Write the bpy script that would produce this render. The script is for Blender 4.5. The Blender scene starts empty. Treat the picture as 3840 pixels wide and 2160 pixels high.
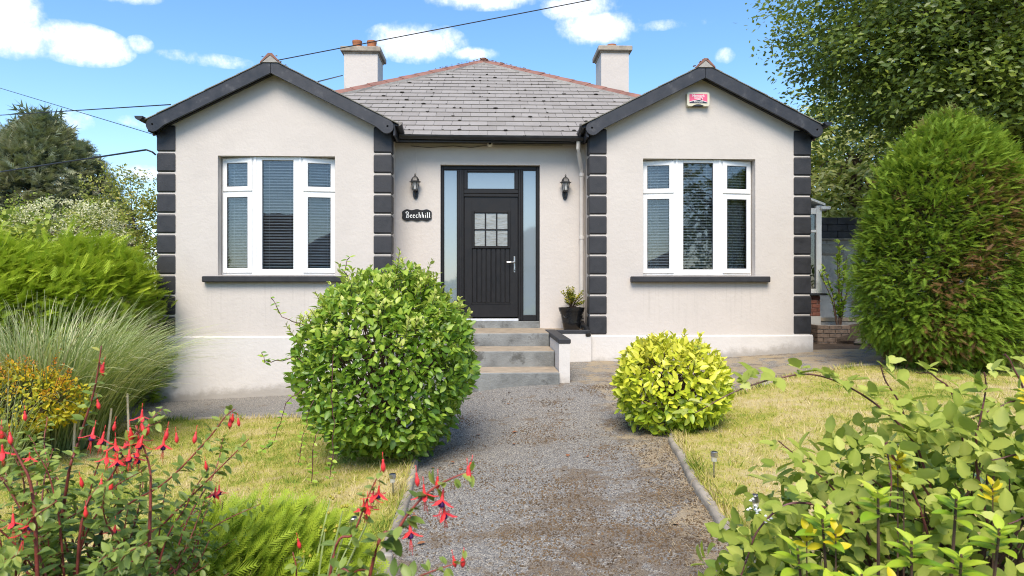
import bpy, bmesh, math, random
import numpy as np
from mathutils import Vector, Matrix, noise
from mathutils.geometry import tessellate_polygon, delaunay_2d_cdt

R = math.radians
sc = bpy.context.scene
COL = sc.collection
random.seed(7)
rng = np.random.default_rng(7)

# ------------------------------------------------------------------ camera
HC = 1.36
cam_d = bpy.data.cameras.new('camera')
cam = bpy.data.objects.new('camera', cam_d)
COL.objects.link(cam)
cam.location = (0, 0, HC)
cam.rotation_euler = (R(90), 0, 0)
cam_d.sensor_width = 36.0
cam_d.lens = 24.0
cam_d.clip_start = 0.05
cam_d.clip_end = 3000
cam_d.dof.use_dof = True
cam_d.dof.focus_distance = 9.0
cam_d.dof.aperture_fstop = 6.3
sc.camera = cam

# ------------------------------------------------------------------ sky, sun, exposure
SUN_EL, SUN_AZ = 50.0, 186.0        # azimuth clockwise from +Y: behind the camera, a little to its left
EXPOSURE = 0.92
vs = sc.view_settings
vs.view_transform = 'Standard'
vs.look = 'None'
vs.exposure = EXPOSURE
vs.gamma = 1.0
vs.use_curve_mapping = False
sc.render.film_transparent = False
sc.cycles.max_bounces = 8
sc.cycles.transparent_max_bounces = 12
sc.cycles.use_denoising = True
sc.cycles.denoiser = 'OPENIMAGEDENOISE'
sc.cycles.denoising_prefilter = 'NONE'
sc.cycles.filter_width = 1.1
sc.cycles.caustics_reflective = False
sc.cycles.caustics_refractive = False

world = bpy.data.worlds.new('World')
sc.world = world
world.use_nodes = True


class NT:
    """tiny node-tree helper"""
    def __init__(s, tree):
        s.t = tree; s.n = tree.nodes; s.l = tree.links
    def add(s, typ, **kw):
        n = s.n.new(typ)
        for k, v in kw.items():
            if k == 'ins':
                for a, b in v.items():
                    if isinstance(b, bpy.types.NodeSocket): s.l.new(b, n.inputs[a])
                    else: n.inputs[a].default_value = b
            else:
                setattr(n, k, v)
        return n
    def math(s, op, a, b=None, c=None, clamp=False):
        n = s.n.new('ShaderNodeMath'); n.operation = op; n.use_clamp = clamp
        for i, x in enumerate((a, b, c)):
            if x is None: continue
            if isinstance(x, bpy.types.NodeSocket): s.l.new(x, n.inputs[i])
            else: n.inputs[i].default_value = x
        return n.outputs[0]
    def mix(s, fac, a, b, blend='MIX'):
        n = s.n.new('ShaderNodeMix'); n.data_type = 'RGBA'; n.blend_type = blend
        n.clamp_factor = True
        for i, x in ((0, fac), (6, a), (7, b)):
            if isinstance(x, bpy.types.NodeSocket): s.l.new(x, n.inputs[i])
            elif i == 0: n.inputs[i].default_value = x
            else: n.inputs[i].default_value = (*x, 1) if len(x) == 3 else x
        return n.outputs[2]
    def ramp(s, fac, stops, interp='LINEAR'):
        n = s.n.new('ShaderNodeValToRGB'); n.color_ramp.interpolation = interp
        el = n.color_ramp.elements
        while len(el) < len(stops): el.new(0.5)
        for e, (p, c) in zip(el, stops):
            e.position = p; e.color = (*c, 1) if not isinstance(c, (int, float)) else (c, c, c, 1)
        s.l.new(fac, n.inputs[0])
        return n.outputs[0]
    def noise(s, vec, scale, detail=3, rough=0.55, dist=0.0):
        n = s.n.new('ShaderNodeTexNoise')
        n.inputs['Scale'].default_value = scale; n.inputs['Detail'].default_value = detail
        n.inputs['Roughness'].default_value = rough; n.inputs['Distortion'].default_value = dist
        s.l.new(vec, n.inputs['Vector'])
        return n.outputs[0]
    def smooth(s, v, lo, hi):
        n = s.n.new('ShaderNodeMapRange'); n.interpolation_type = 'SMOOTHSTEP'
        s.l.new(v, n.inputs[0]); n.inputs[1].default_value = lo; n.inputs[2].default_value = hi
        return n.outputs[0]


def build_world():
    t = NT(world.node_tree)
    t.n.clear()
    sky = t.add('ShaderNodeTexSky', sky_type='NISHITA', sun_disc=False)
    sky.sun_elevation = R(SUN_EL); sky.sun_rotation = R(SUN_AZ)
    sky.altitude = 0; sky.air_density = 1.0; sky.dust_density = 0.4; sky.ozone_density = 3.0
    hs = t.add('ShaderNodeHueSaturation', ins={'Color': sky.outputs[0], 'Saturation': 1.16, 'Value': 1.0})
    tc = t.add('ShaderNodeTexCoord')
    d = tc.outputs['Generated']
    sep = t.add('ShaderNodeSeparateXYZ', ins={0: d})
    x, y, z = sep.outputs
    az = t.math('ARCTAN2', x, y)
    # the cloud field is mirrored every 90 degrees all the way round, so it has no seam
    per = R(90)
    az = t.math('SUBTRACT', t.math('PINGPONG', t.math('ADD', az, per / 2), per), per / 2)
    el = t.math('ARCSINE', z)
    n1 = t.noise(d, 7.0, 6, 0.6)
    n2 = t.noise(d, 26.0, 5, 0.6)
    blobs = [(-30.4, 21.0, 3.6, 1.05, 1.0), (-36.6, 18.0, 2.2, 2.0, 1.0), (-32.4, 16.8, 3.3, 1.35, .95), (-36, 16.6, 2.5, 1.4, .9),
             (-3.2, 23.9, 6.6, 1.7, 1.0), (-8.0, 19.6, 4.1, 1.5, 1.0), (-3.3, 18.9, 2.3, .55, .8),
             (7.1, 20.7, 3.3, 1.3, 1.0), (5.8, 22.4, 3.2, 1.3, .75), (-28.6, 17.4, .9, .6, .55), (17.3, 18.0, .8, .6, .5),
             (-28.0, 8.4, 4.5, .6, .5), (-33.0, 11.6, 1.5, .8, .55), (-27.0, 12.1, 3.0, .55, .42), (24.0, 9.5, 4.0, .9, .6),
             (-24.0, 17.0, 3.6, .5, .42), (13.0, 20.6, 3.4, .4, .4), (0, 34, 9, 3.2, .95), (-20, 38, 6, 2.6, .95), (22, 33, 8, 2.6, .95),
             (8, 52, 12, 4, .9), (-25, 58, 12, 4, .9), (20, 70, 16, 5, .8)]
    acc = None
    for a, e, ra, re, s in blobs:
        dx = t.math('MULTIPLY', t.math('SUBTRACT', az, R(a)), 1 / R(ra * 1.15))
        dy = t.math('MULTIPLY', t.math('SUBTRACT', el, R(e)), 1 / R(re * 1.15))
        q = t.math('ADD', t.math('MULTIPLY', dx, dx), t.math('MULTIPLY', dy, dy))
        v = t.math('MULTIPLY', t.math('SUBTRACT', 1.0, q, clamp=True), s)
        acc = v if acc is None else t.math('MAXIMUM', acc, v)
    w = t.math('MULTIPLY_ADD', t.math('SUBTRACT', n1, 0.5), 1.5, acc)
    w = t.math('MULTIPLY_ADD', t.math('SUBTRACT', n2, 0.5), 1.05, w)
    w = t.math('MULTIPLY_ADD', t.math('SUBTRACT', t.noise(d, 80.0, 4, 0.65), 0.5), 0.8, w)
    w = t.math('MULTIPLY', w, t.smooth(acc, 0.0, 0.12))
    dens = t.smooth(w, 0.02, 0.95)
    core = t.smooth(w, 0.3, 1.1)
    cloud = t.mix(core, (4.4, 4.8, 5.5), (6.2, 6.15, 6.1))
    # pale haze low over the horizon
    low = t.smooth(el, 0.33, 0.0)
    base = t.mix(t.math('MULTIPLY', low, 0.25), hs.outputs[0], (3.3, 4.1, 5.0))
    colr = t.mix(t.math('MULTIPLY', dens, 0.96), base, cloud)
    bg = t.add('ShaderNodeBackground', ins={'Color': colr, 'Strength': 0.14})
    out = t.add('ShaderNodeOutputWorld', ins={0: bg.outputs[0]})


build_world()
sun_d = bpy.data.lights.new('sun', 'SUN')
sun_d.energy = 2.75
sun_d.angle = R(32)
sun_d.color = (1.0, 0.90, 0.76)
sun = bpy.data.objects.new('sun', sun_d)
COL.objects.link(sun)
_sd = Vector((math.sin(R(SUN_AZ)) * math.cos(R(SUN_EL)), math.cos(R(SUN_AZ)) * math.cos(R(SUN_EL)), math.sin(R(SUN_EL))))
sun.rotation_euler = _sd.to_track_quat('Z', 'Y').to_euler()
sun.location = _sd * 40

# ------------------------------------------------------------------ object helpers
def tag(o, label=None, cat=None, group=None, kind=None):
    if label: o['label'] = label
    if cat: o['category'] = cat
    if group: o['group'] = group
    if kind: o['kind'] = kind
    return o


def empty(name, loc=(0, 0, 0), rz=0, parent=None):
    o = bpy.data.objects.new(name, None)
    o.empty_display_size = 0.1
    COL.objects.link(o)
    o.location = loc; o.rotation_euler = (0, 0, rz)
    if parent: o.parent = parent
    return o


def link(name, me, mat=None, parent=None, loc=(0, 0, 0), smooth=False):
    if mat is not None and len(me.materials) == 0: me.materials.append(mat)
    o = bpy.data.objects.new(name, me)
    COL.objects.link(o)
    o.location = loc
    if parent: o.parent = parent
    if smooth:
        me.polygons.foreach_set('use_smooth', [True] * len(me.polygons))
    return o


def copy_tree(o, parent=None):
    c = o.copy(); COL.objects.link(c); c.parent = parent
    for ch in list(o.children): copy_tree(ch, c)
    return c


class MB:
    def __init__(s): s.v = []; s.f = []
    def add(s, vs, fs):
        k = len(s.v); s.v += [tuple(p) for p in vs]; s.f += [tuple(i + k for i in f) for f in fs]; return s
    def box(s, x0, x1, y0, y1, z0, z1, bev=0.0, M=None):
        if bev <= 0:
            vs = [(x, y, z) for x in (x0, x1) for y in (y0, y1) for z in (z0, z1)]
            fs = [(0, 1, 3, 2), (4, 6, 7, 5), (0, 4, 5, 1), (2, 3, 7, 6), (0, 2, 6, 4), (1, 5, 7, 3)]
        else:
            bm = bmesh.new(); bmesh.ops.create_cube(bm, size=1.0)
            for v in bm.verts:
                v.co = Vector(((x0 + x1) / 2 + v.co.x * (x1 - x0), (y0 + y1) / 2 + v.co.y * (y1 - y0), (z0 + z1) / 2 + v.co.z * (z1 - z0)))
            bmesh.ops.bevel(bm, geom=bm.edges[:], offset=bev, segments=1, affect='EDGES')
            bm.verts.index_update()
            vs = [tuple(v.co) for v in bm.verts]; fs = [tuple(v.index for v in f.verts) for f in bm.faces]
            bm.free()
        if M is not None: vs = [tuple(M @ Vector(p)) for p in vs]
        return s.add(vs, fs)
    def lathe(s, prof, c=(0, 0, 0), n=20, M=None, phase=0.0, sx=1.0, sy=1.0):
        vs = []; fs = []
        for r, z in prof:
            for i in range(n):
                a = 2 * math.pi * i / n + phase
                vs.append((c[0] + r * math.cos(a) * sx, c[1] + r * math.sin(a) * sy, c[2] + z))
        for k in range(len(prof) - 1):
            for i in range(n):
                j = (i + 1) % n
                fs.append((k * n + i, k * n + j, (k + 1) * n + j, (k + 1) * n + i))
        fs.append(tuple(range(n))[::-1]); fs.append(tuple(range((len(prof) - 1) * n, len(prof) * n)))
        if M is not None: vs = [tuple(M @ Vector(p)) for p in vs]
        return s.add(vs, fs)
    def tube(s, pts, r, n=6):
        pts = [Vector(p) for p in pts]
        rs = r if isinstance(r, (list, tuple)) else [r] * len(pts)
        vs = []; fs = []
        up = Vector((0, 0, 1))
        for i, p in enumerate(pts):
            d = (pts[min(i + 1, len(pts) - 1)] - pts[max(i - 1, 0)]).normalized()
            u = d.cross(up if abs(d.z) < 0.95 else Vector((1, 0, 0))).normalized(); w = u.cross(d)
            for k in range(n):
                a = 2 * math.pi * k / n
                vs.append(tuple(p + (u * math.cos(a) + w * math.sin(a)) * rs[i]))
        for i in range(len(pts) - 1):
            for k in range(n):
                j = (k + 1) % n
                fs.append((i * n + k, i * n + j, (i + 1) * n + j, (i + 1) * n + k))
        fs.append(tuple(range(n))[::-1]); fs.append(tuple(range((len(pts) - 1) * n, len(pts) * n)))
        return s.add(vs, fs)
    def prism(s, loops, axis_y0, axis_y1):
        """polygon (x,z) with holes, extruded along y"""
        flat = [p for lp in loops for p in lp]
        tris = tessellate_polygon([[Vector((p[0], p[1], 0)) for p in lp] for lp in loops])
        n = len(flat)
        vs = [(p[0], axis_y0, p[1]) for p in flat] + [(p[0], axis_y1, p[1]) for p in flat]
        fs = []
        for a, b, c in tris:
            fs.append((a, b, c)); fs.append((c + n, b + n, a + n))
        k = 0
        for lp in loops:
            m = len(lp)
            for i in range(m):
                j = (i + 1) % m
                fs.append((k + i, k + j, k + j + n, k + i + n))
            k += m
        return s.add(vs, fs)
    def mesh(s, name, fix=True):
        me = bpy.data.meshes.new(name)
        me.from_pydata(s.v, [], s.f)
        if fix:
            bm = bmesh.new(); bm.from_mesh(me)
            bmesh.ops.recalc_face_normals(bm, faces=bm.faces[:])
            bm.to_mesh(me); bm.free()
        me.update()
        return me
    def build(s, name, mat, parent=None, loc=(0, 0, 0), smooth=False, fix=True):
        return link(name, s.mesh(name, fix), mat, parent, loc, smooth)


def smooth_by_angle(o, deg=40):
    me = o.data
    me.polygons.foreach_set('use_smooth', [True] * len(me.polygons))
    bm = bmesh.new(); bm.from_mesh(me)
    for e in bm.edges:
        if len(e.link_faces) == 2 and e.calc_face_angle(0) > R(deg): e.smooth = False
    bm.to_mesh(me); bm.free()
    return o


def np_mesh(name, V, F, tint=None):
    """V (n,3), F (m,k) uniform faces"""
    me = bpy.data.meshes.new(name)
    V = np.ascontiguousarray(V, dtype=np.float32); F = np.ascontiguousarray(F, dtype=np.int32)
    k = F.shape[1]
    me.vertices.add(len(V)); me.vertices.foreach_set('co', V.ravel())
    me.loops.add(F.size); me.loops.foreach_set('vertex_index', F.ravel())
    me.polygons.add(len(F)); me.polygons.foreach_set('loop_start', np.arange(0, F.size, k, dtype=np.int32))
    me.update(calc_edges=True)
    if tint is not None:
        a = me.attributes.new('tint', 'FLOAT', 'POINT')
        a.data.foreach_set('value', np.ascontiguousarray(tint, dtype=np.float32))
    return me


def unit(a):
    return a / np.maximum(np.linalg.norm(a, axis=-1, keepdims=True), 1e-9)


def frames(T, N):
    x = unit(T); z = unit(N - (N * x).sum(-1, keepdims=True) * x); y = np.cross(z, x)
    return x, y, z


def scatter(tv, tf, P, T, N, S, tint, ttint=None):
    """copies of a template (x along, y across, z normal) into one vertex/face array"""
    tv = np.asarray(tv, float); tf = np.asarray(tf, int)
    x, y, z = frames(T, N)
    S = np.asarray(S, float).reshape(-1, 1, 1)
    V = P[:, None, :] + S * (tv[None, :, 0:1] * x[:, None] + tv[None, :, 1:2] * y[:, None] + tv[None, :, 2:3] * z[:, None])
    n, m = len(P), len(tv)
    F = (tf[None] + (np.arange(n) * m)[:, None, None]).reshape(-1, tf.shape[1])
    tt = np.repeat(np.asarray(tint, float), m)
    if ttint is not None: tt = tt + np.tile(np.asarray(ttint, float), n)
    return V.reshape(-1, 3), F, tt


def merge(parts):
    Vs, Fs, Ts = [], [], []; k = 0
    for V, F, t in parts:
        Vs.append(V); Fs.append(F + k); Ts.append(t); k += len(V)
    return np.concatenate(Vs), np.concatenate(Fs), np.concatenate(Ts)


# ------------------------------------------------------------------ materials
MATS = {}


def mat_new(name):
    m = bpy.data.materials.new(name); m.use_nodes = True
    t = NT(m.node_tree); t.n.clear()
    out = t.add('ShaderNodeOutputMaterial')
    MATS[name] = m
    return m, t, out


def bump(t, h, strength, dist):
    return t.add('ShaderNodeBump', ins={'Height': h, 'Strength': strength, 'Distance': dist}).outputs[0]


def simple(name, col, rough=0.5, var=0.12, scale=6.0, bscale=60.0, bstr=0.25, bdist=0.003, metal=0.0, spec=0.5, detail=4, dirt=None, coat=0.0):
    m, t, out = mat_new(name)
    p = t.add('ShaderNodeTexCoord').outputs['Object']
    rnd = t.add('ShaderNodeObjectInfo').outputs['Random']
    p = t.add('ShaderNodeVectorMath', operation='ADD', ins={0: p, 1: t.add('ShaderNodeCombineXYZ', ins={0: t.math('MULTIPLY', rnd, 31.0), 1: t.math('MULTIPLY', rnd, 17.0), 2: t.math('MULTIPLY', rnd, 23.0)}).outputs[0]}).outputs[0]
    n = t.noise(p, scale, detail)
    n = t.math('MULTIPLY_ADD', t.math('SUBTRACT', rnd, 0.5), 0.14, n)
    lo = [max(0, c * (1 - var * 1.6)) for c in col]; hi = [min(1, c * (1 + var * 1.3)) for c in col]
    c = t.ramp(n, [(0.25, lo), (0.5, col), (0.78, hi)])
    if dirt:
        dn = t.smooth(t.noise(p, dirt[1], 6, 0.65), dirt[2], dirt[2] + 0.16)
        c = t.mix(t.math('MULTIPLY', dn, dirt[3] if len(dirt) > 3 else 0.6), c, dirt[0])
    b = t.noise(p, bscale, 3)
    bs = t.add('ShaderNodeBsdfPrincipled', ins={'Base Color': c, 'Metallic': metal, 'Specular IOR Level': spec, 'Coat Weight': coat,
               'Roughness': t.math('MULTIPLY_ADD', n, 0.25, max(0.0, rough - 0.12)), 'Normal': bump(t, b, bstr, bdist)})
    t.l.new(bs.outputs[0], out.inputs[0])
    return m


def wall_mat(name, col, stain=0.5, splash=False):
    m, t, out = mat_new(name)
    p = t.add('ShaderNodeTexCoord').outputs['Object']
    big = t.noise(p, 0.9, 5, 0.6)
    fine = t.noise(p, 55, 4, 0.6)
    mp = t.add('ShaderNodeMapping', ins={'Vector': p, 'Scale': (7, 7, 0.55)})
    streak = t.noise(mp.outputs[0], 1.6, 5, 0.65)
    c = t.ramp(big, [(0.25, [q * 0.93 for q in col]), (0.55, col), (0.8, [min(1, q * 1.04) for q in col])])
    c = t.mix(t.math('MULTIPLY', t.smooth(streak, 0.55, 0.8), 0.16 * stain), c, (0.36, 0.31, 0.25))
    spots = t.smooth(t.noise(p, 14, 6, 0.7), 0.72, 0.80)
    c = t.mix(t.math('MULTIPLY', spots, 0.25 * stain), c, (0.30, 0.27, 0.22))
    # soil splash close to the ground
    z = t.add('ShaderNodeSeparateXYZ', ins={0: p}).outputs[2]
    x_ = t.add('ShaderNodeSeparateXYZ', ins={0: p}).outputs[0]
    hair = t.noise(p, 3.1, 8, 0.7)
    crack = t.math('ABSOLUTE', t.math('SUBTRACT', hair, 0.5))
    crk = t.math('MULTIPLY', t.smooth(crack, 0.0035, 0.0), t.smooth(t.noise(p, 0.7, 2), 0.58, 0.68))
    c = t.mix(t.math('MULTIPLY', crk, 0.35), c, (0.30, 0.27, 0.24))
    if splash:
        lvl = t.math('SUBTRACT', z, t.math('MULTIPLY', x_, 0.072))
        lvl = t.math('ADD', lvl, t.math('MULTIPLY', t.noise(p, 6, 6, 0.7), -0.30))
        c = t.mix(t.math('MULTIPLY', t.smooth(lvl, 0.03, -0.12), 0.55), c, (0.20, 0.17, 0.13))
    if not splash:
        below = t.math('MULTIPLY', t.smooth(z, 0.55, 1.40), t.smooth(z, 1.47, 1.45))
        sill = None
        for wx_ in (-3.648, 2.967):
            q = t.smooth(t.math('ABSOLUTE', t.math('SUBTRACT', x_, wx_)), 1.13, 1.06)
            sill = q if sill is None else t.math('MAXIMUM', sill, q)
        mp2 = t.add('ShaderNodeMapping', ins={'Vector': p, 'Scale': (14, 14, 0.5)})
        drip = t.smooth(t.noise(mp2.outputs[0], 1.5, 5, 0.6), 0.50, 0.75)
        c = t.mix(t.math('MULTIPLY', t.math('MULTIPLY', below, sill), t.math('MULTIPLY', drip, 0.30)), c, (0.30, 0.27, 0.23))
    patch = t.smooth(t.noise(p, 1.7, 3), 0.56, 0.62)
    c = t.mix(t.math('MULTIPLY', patch, 0.10), c, [q * 0.80 for q in col])
    bh = t.math('ADD', t.math('MULTIPLY', fine, 0.6), t.math('ADD', t.noise(p, 20, 3), t.math('MULTIPLY', t.noise(p, 5, 3), 2.0)))
    bs = t.add('ShaderNodeBsdfPrincipled', ins={'Base Color': c, 'Roughness': 0.82, 'Specular IOR Level': 0.3, 'Normal': bump(t, bh, 0.45, 0.006)})
    t.l.new(bs.outputs[0], out.inputs[0])
    return m


def leaf_mat(name, cols, rough=0.42, trans=0.3, spec=0.5, nscale=2.0, nvar=0.25, stops=None):
    m, t, out = mat_new(name)
    at = t.add('ShaderNodeAttribute', attribute_name='tint')
    p = t.add('ShaderNodeTexCoord').outputs['Object']
    n = t.noise(p, nscale, 3)
    v = t.math('MULTIPLY_ADD', t.math('SUBTRACT', n, 0.5), nvar, at.outputs['Fac'])
    k = len(cols)
    c = t.ramp(v, [((stops[i] if stops else i / max(1, k - 1)), cols[i]) for i in range(k)])
    bs = t.add('ShaderNodeBsdfPrincipled', ins={'Base Color': c, 'Roughness': rough, 'Specular IOR Level': spec})
    tr = t.add('ShaderNodeBsdfTranslucent', ins={'Color': t.mix(0.5, c, (0.5, 0.62, 0.08), 'MIX')})
    mx = t.add('ShaderNodeMixShader', ins={0: trans, 1: bs.outputs[0], 2: tr.outputs[0]})
    t.l.new(mx.outputs[0], out.inputs[0])
    return m


def glass_mat(name, ior=1.6, tint=(0.93, 0.95, 0.95)):
    """double glazing: clear, with the mirror-like sheen of coated panes"""
    m, t, out = mat_new(name)
    p = t.add('ShaderNodeTexCoord').outputs['Object']
    nb = bump(t, t.noise(p, 3.0, 2), 0.06, 0.01)
    fr = t.add('ShaderNodeFresnel', ins={'IOR': ior, 'Normal': nb})
    gl = t.add('ShaderNodeBsdfGlossy', ins={'Color': (1, 1, 1, 1), 'Roughness': 0.015, 'Normal': nb})
    tr = t.add('ShaderNodeBsdfTransparent', ins={'Color': (*tint, 1)})
    mx = t.add('ShaderNodeMixShader', ins={0: fr.outputs[0], 1: tr.outputs[0], 2: gl.outputs[0]})
    t.l.new(mx.outputs[0], out.inputs[0])
    return m


WALLC = (0.570, 0.520, 0.472)
wall_mat('render', WALLC)
wall_mat('plinth_paint', (0.62, 0.585, 0.545), 0.9, True)
simple('charcoal', (0.022, 0.022, 0.025), 0.55, 0.25, 9, 70, 0.5, 0.004, dirt=((0.10, 0.095, 0.09), 22, 0.66, 0.5))
simple('charcoal_wood', (0.022, 0.022, 0.026), 0.42, 0.35, 5, 40, 0.3, 0.003, dirt=((0.085, 0.085, 0.088), 5, 0.55, 0.6))
simple('black_plastic', (0.018, 0.018, 0.019), 0.35, 0.25, 12, 90, 0.1, 0.001)
simple('door_black', (0.0095, 0.0085, 0.0085), 0.45, 0.15, 8, 120, 0.25, 0.0012, spec=0.35)
simple('white_upvc', (0.80, 0.80, 0.79), 0.28, 0.03, 4, 30, 0.05, 0.001, dirt=((0.45, 0.42, 0.36), 9, 0.70, 0.3))
simple('cream_pipe', (0.60, 0.56, 0.51), 0.45, 0.06, 5, 50, 0.1, 0.002, dirt=((0.3, 0.27, 0.22), 8, 0.66, 0.3))
simple('steel', (0.62, 0.60, 0.57), 0.32, 0.06, 20, 100, 0.05, 0.001, metal=1.0)
simple('threshold_alu', (0.72, 0.73, 0.76), 0.4, 0.05, 20, 100, 0.05, 0.001, metal=0.3)
simple('grey_paint', (0.205, 0.21, 0.20), 0.75, 0.3, 3.5, 45, 0.7, 0.010, detail=8, dirt=((0.06, 0.058, 0.05), 4, 0.54, 0.8))
simple('tread', (0.36, 0.285, 0.20), 0.85, 0.18, 7, 160, 0.6, 0.004, detail=7, dirt=((0.20, 0.175, 0.14), 6, 0.58, 0.5))
simple('concrete', (0.34, 0.29, 0.225), 0.85, 0.25, 6, 90, 0.6, 0.006, detail=7, dirt=((0.10, 0.09, 0.075), 22, 0.56, 0.75))
simple('terracotta', (0.40, 0.15, 0.065), 0.8, 0.2, 9, 60, 0.3, 0.004, dirt=((0.15, 0.08, 0.05), 8, 0.60, 0.5))
simple('hip_clay', (0.235, 0.112, 0.082), 0.85, 0.30, 5, 70, 0.5, 0.005, detail=6, dirt=((0.20, 0.165, 0.13), 7, 0.56, 0.7))
simple('moss_dark', (0.030, 0.026, 0.018), 0.95, 0.4, 20, 90, 0.8, 0.006)
simple('lichen', (0.33, 0.20, 0.03), 0.95, 0.4, 30, 120, 0.6, 0.004)
simple('brick', (0.20, 0.075, 0.05), 0.85, 0.35, 12, 80, 0.6, 0.005)
simple('brick_brown', (0.20, 0.14, 0.10), 0.9, 0.3, 12, 80, 0.6, 0.006)
simple('mortar', (0.34, 0.32, 0.29), 0.95, 0.15, 20, 120, 0.5, 0.004)
simple('bark', (0.085, 0.062, 0.042), 0.9, 0.35, 9, 60, 0.9, 0.01)
simple('twig', (0.10, 0.055, 0.035), 0.75, 0.3, 20, 90, 0.4, 0.003)
simple('fuchsia_stem', (0.24, 0.05, 0.035), 0.5, 0.35, 30, 120, 0.2, 0.001)
simple('bramble_cane', (0.115, 0.035, 0.035), 0.5, 0.4, 25, 120, 0.2, 0.001)
simple('wood_grey', (0.34, 0.31, 0.27), 0.85, 0.25, 14, 90, 0.6, 0.004)
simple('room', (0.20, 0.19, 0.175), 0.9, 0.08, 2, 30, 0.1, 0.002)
simple('curtain', (0.50, 0.49, 0.46), 0.9, 0.08, 3, 60, 0.2, 0.002)
simple('blind_white', (0.86, 0.86, 0.84), 0.45, 0.03, 4, 40, 0.05, 0.001)
simple('pot_black', (0.012, 0.012, 0.013), 0.25, 0.2, 8, 40, 0.15, 0.002)
simple('soil', (0.075, 0.052, 0.036), 0.95, 0.4, 4, 40, 0.9, 0.02, detail=8, dirt=((0.16, 0.13, 0.10), 30, 0.60, 0.6))
simple('rock', (0.20, 0.175, 0.15), 0.9, 0.25, 12, 50, 0.6, 0.01)
simple('cable_black', (0.012, 0.012, 0.012), 0.5, 0.1, 10, 50, 0.05, 0.001)
simple('cream_plastic', (0.62, 0.58, 0.44), 0.4, 0.06, 8, 40, 0.05, 0.001)
simple('sticker_pink', (0.72, 0.10, 0.20), 0.4, 0.04, 8, 40, 0.02, 0.001)
simple('print_white', (0.80, 0.80, 0.78), 0.5, 0.02, 8, 40, 0.02, 0.001)
simple('print_dark', (0.025, 0.028, 0.045), 0.4, 0.1, 8, 40, 0.02, 0.001)
simple('sepal_red', (0.80, 0.045, 0.045), 0.4, 0.2, 60, 120, 0.1, 0.001)
simple('petal_purple', (0.055, 0.006, 0.10), 0.5, 0.2, 60, 120, 0.1, 0.001)
simple('garden_wall_grey', (0.50, 0.47, 0.43), 0.9, 0.3, 3, 50, 0.6, 0.01, detail=7, dirt=((0.13, 0.12, 0.11), 5, 0.55, 0.6))
simple('wall_cap_dark', (0.075, 0.074, 0.078), 0.85, 0.3, 6, 60, 0.6, 0.008, dirt=((0.16, 0.15, 0.14), 9, 0.62, 0.6))
simple('roof_brown', (0.11, 0.065, 0.045), 0.85, 0.3, 4, 30, 0.5, 0.02)
simple('roof_slate_far', (0.17, 0.165, 0.165), 0.85, 0.3, 4, 30, 0.5, 0.02)
simple('far_wall', (0.52, 0.50, 0.46), 0.85, 0.06, 2, 30, 0.2, 0.004)
simple('road', (0.06, 0.06, 0.06), 0.85, 0.2, 8, 120, 0.5, 0.004)
simple('leaf_litter', (0.27, 0.11, 0.045), 0.75, 0.35, 25, 90, 0.3, 0.002)
simple('plume', (0.72, 0.62, 0.48), 0.9, 0.1, 20, 60, 0.2, 0.002)
simple('white_gravel', (0.55, 0.52, 0.47), 0.9, 0.3, 60, 110, 0.8, 0.01)
glass_mat('glass')

# frosted glass beside and above the door
m, t, out = mat_new('frosted_glass')
bs = t.add('ShaderNodeBsdfPrincipled', ins={'Base Color': (0.20, 0.245, 0.27, 1), 'Roughness': 0.04, 'IOR': 2.3, 'Specular IOR Level': 0.5})
t.l.new(bs.outputs[0], out.inputs[0])
m, t, out = mat_new('textured_glass')
p = t.add('ShaderNodeTexCoord').outputs['Object']
mp = t.add('ShaderNodeMapping', ins={'Vector': p, 'Scale': (4, 4, 16)})
wv = t.noise(mp.outputs[0], 1.6, 3, 0.5, 0.8)
bs = t.add('ShaderNodeBsdfPrincipled', ins={'Base Color': t.ramp(wv, [(0.3, (0.20, 0.205, 0.19)), (0.7, (0.31, 0.315, 0.295))]), 'Roughness': 0.12, 'IOR': 1.8, 'Normal': bump(t, wv, 0.5, 0.01)})
t.l.new(bs.outputs[0], out.inputs[0])
# clear lantern glass
m, t, out = mat_new('lantern_glass')
bs = t.add('ShaderNodeBsdfPrincipled', ins={'Base Color': (0.6, 0.6, 0.58, 1), 'Roughness': 0.08, 'Alpha': 0.45})
t.l.new(bs.outputs[0], out.inputs[0])

# fibre-cement slates
m, t, out = mat_new('slate')
info = t.add('ShaderNodeObjectInfo')
p = t.add('ShaderNodeTexCoord').outputs['Object']
off = t.add('ShaderNodeVectorMath', operation='ADD', ins={0: p, 1: info.outputs['Location']})
n = t.noise(off.outputs[0], 4.0, 6, 0.65)
n2 = t.noise(off.outputs[0], 45, 5, 0.7)
v = t.math('MULTIPLY_ADD', info.outputs['Random'], 0.30, t.math('MULTIPLY', n, 0.7))
c = t.ramp(v, [(0.2, (0.225, 0.204, 0.184)), (0.5, (0.275, 0.252, 0.230)), (0.85, (0.325, 0.300, 0.276))])
c = t.mix(t.math('MULTIPLY', t.smooth(n2, 0.60, 0.70), 0.5), c, (0.38, 0.355, 0.325))
c = t.mix(t.math('MULTIPLY', t.smooth(n2, 0.40, 0.30), 0.45), c, (0.12, 0.112, 0.10))
yy = t.add('ShaderNodeSeparateXYZ', ins={0: p}).outputs[1]
c = t.mix(t.math('MULTIPLY', t.smooth(t.math('ADD', yy, t.math('MULTIPLY', n2, 0.03)), 0.030, 0.012), 0.45), c, (0.075, 0.085, 0.05))
bs = t.add('ShaderNodeBsdfPrincipled', ins={'Base Color': c, 'Roughness': 0.85, 'Specular IOR Level': 0.3, 'Normal': bump(t, n2, 0.4, 0.003)})
t.l.new(bs.outputs[0], out.inputs[0])

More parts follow.
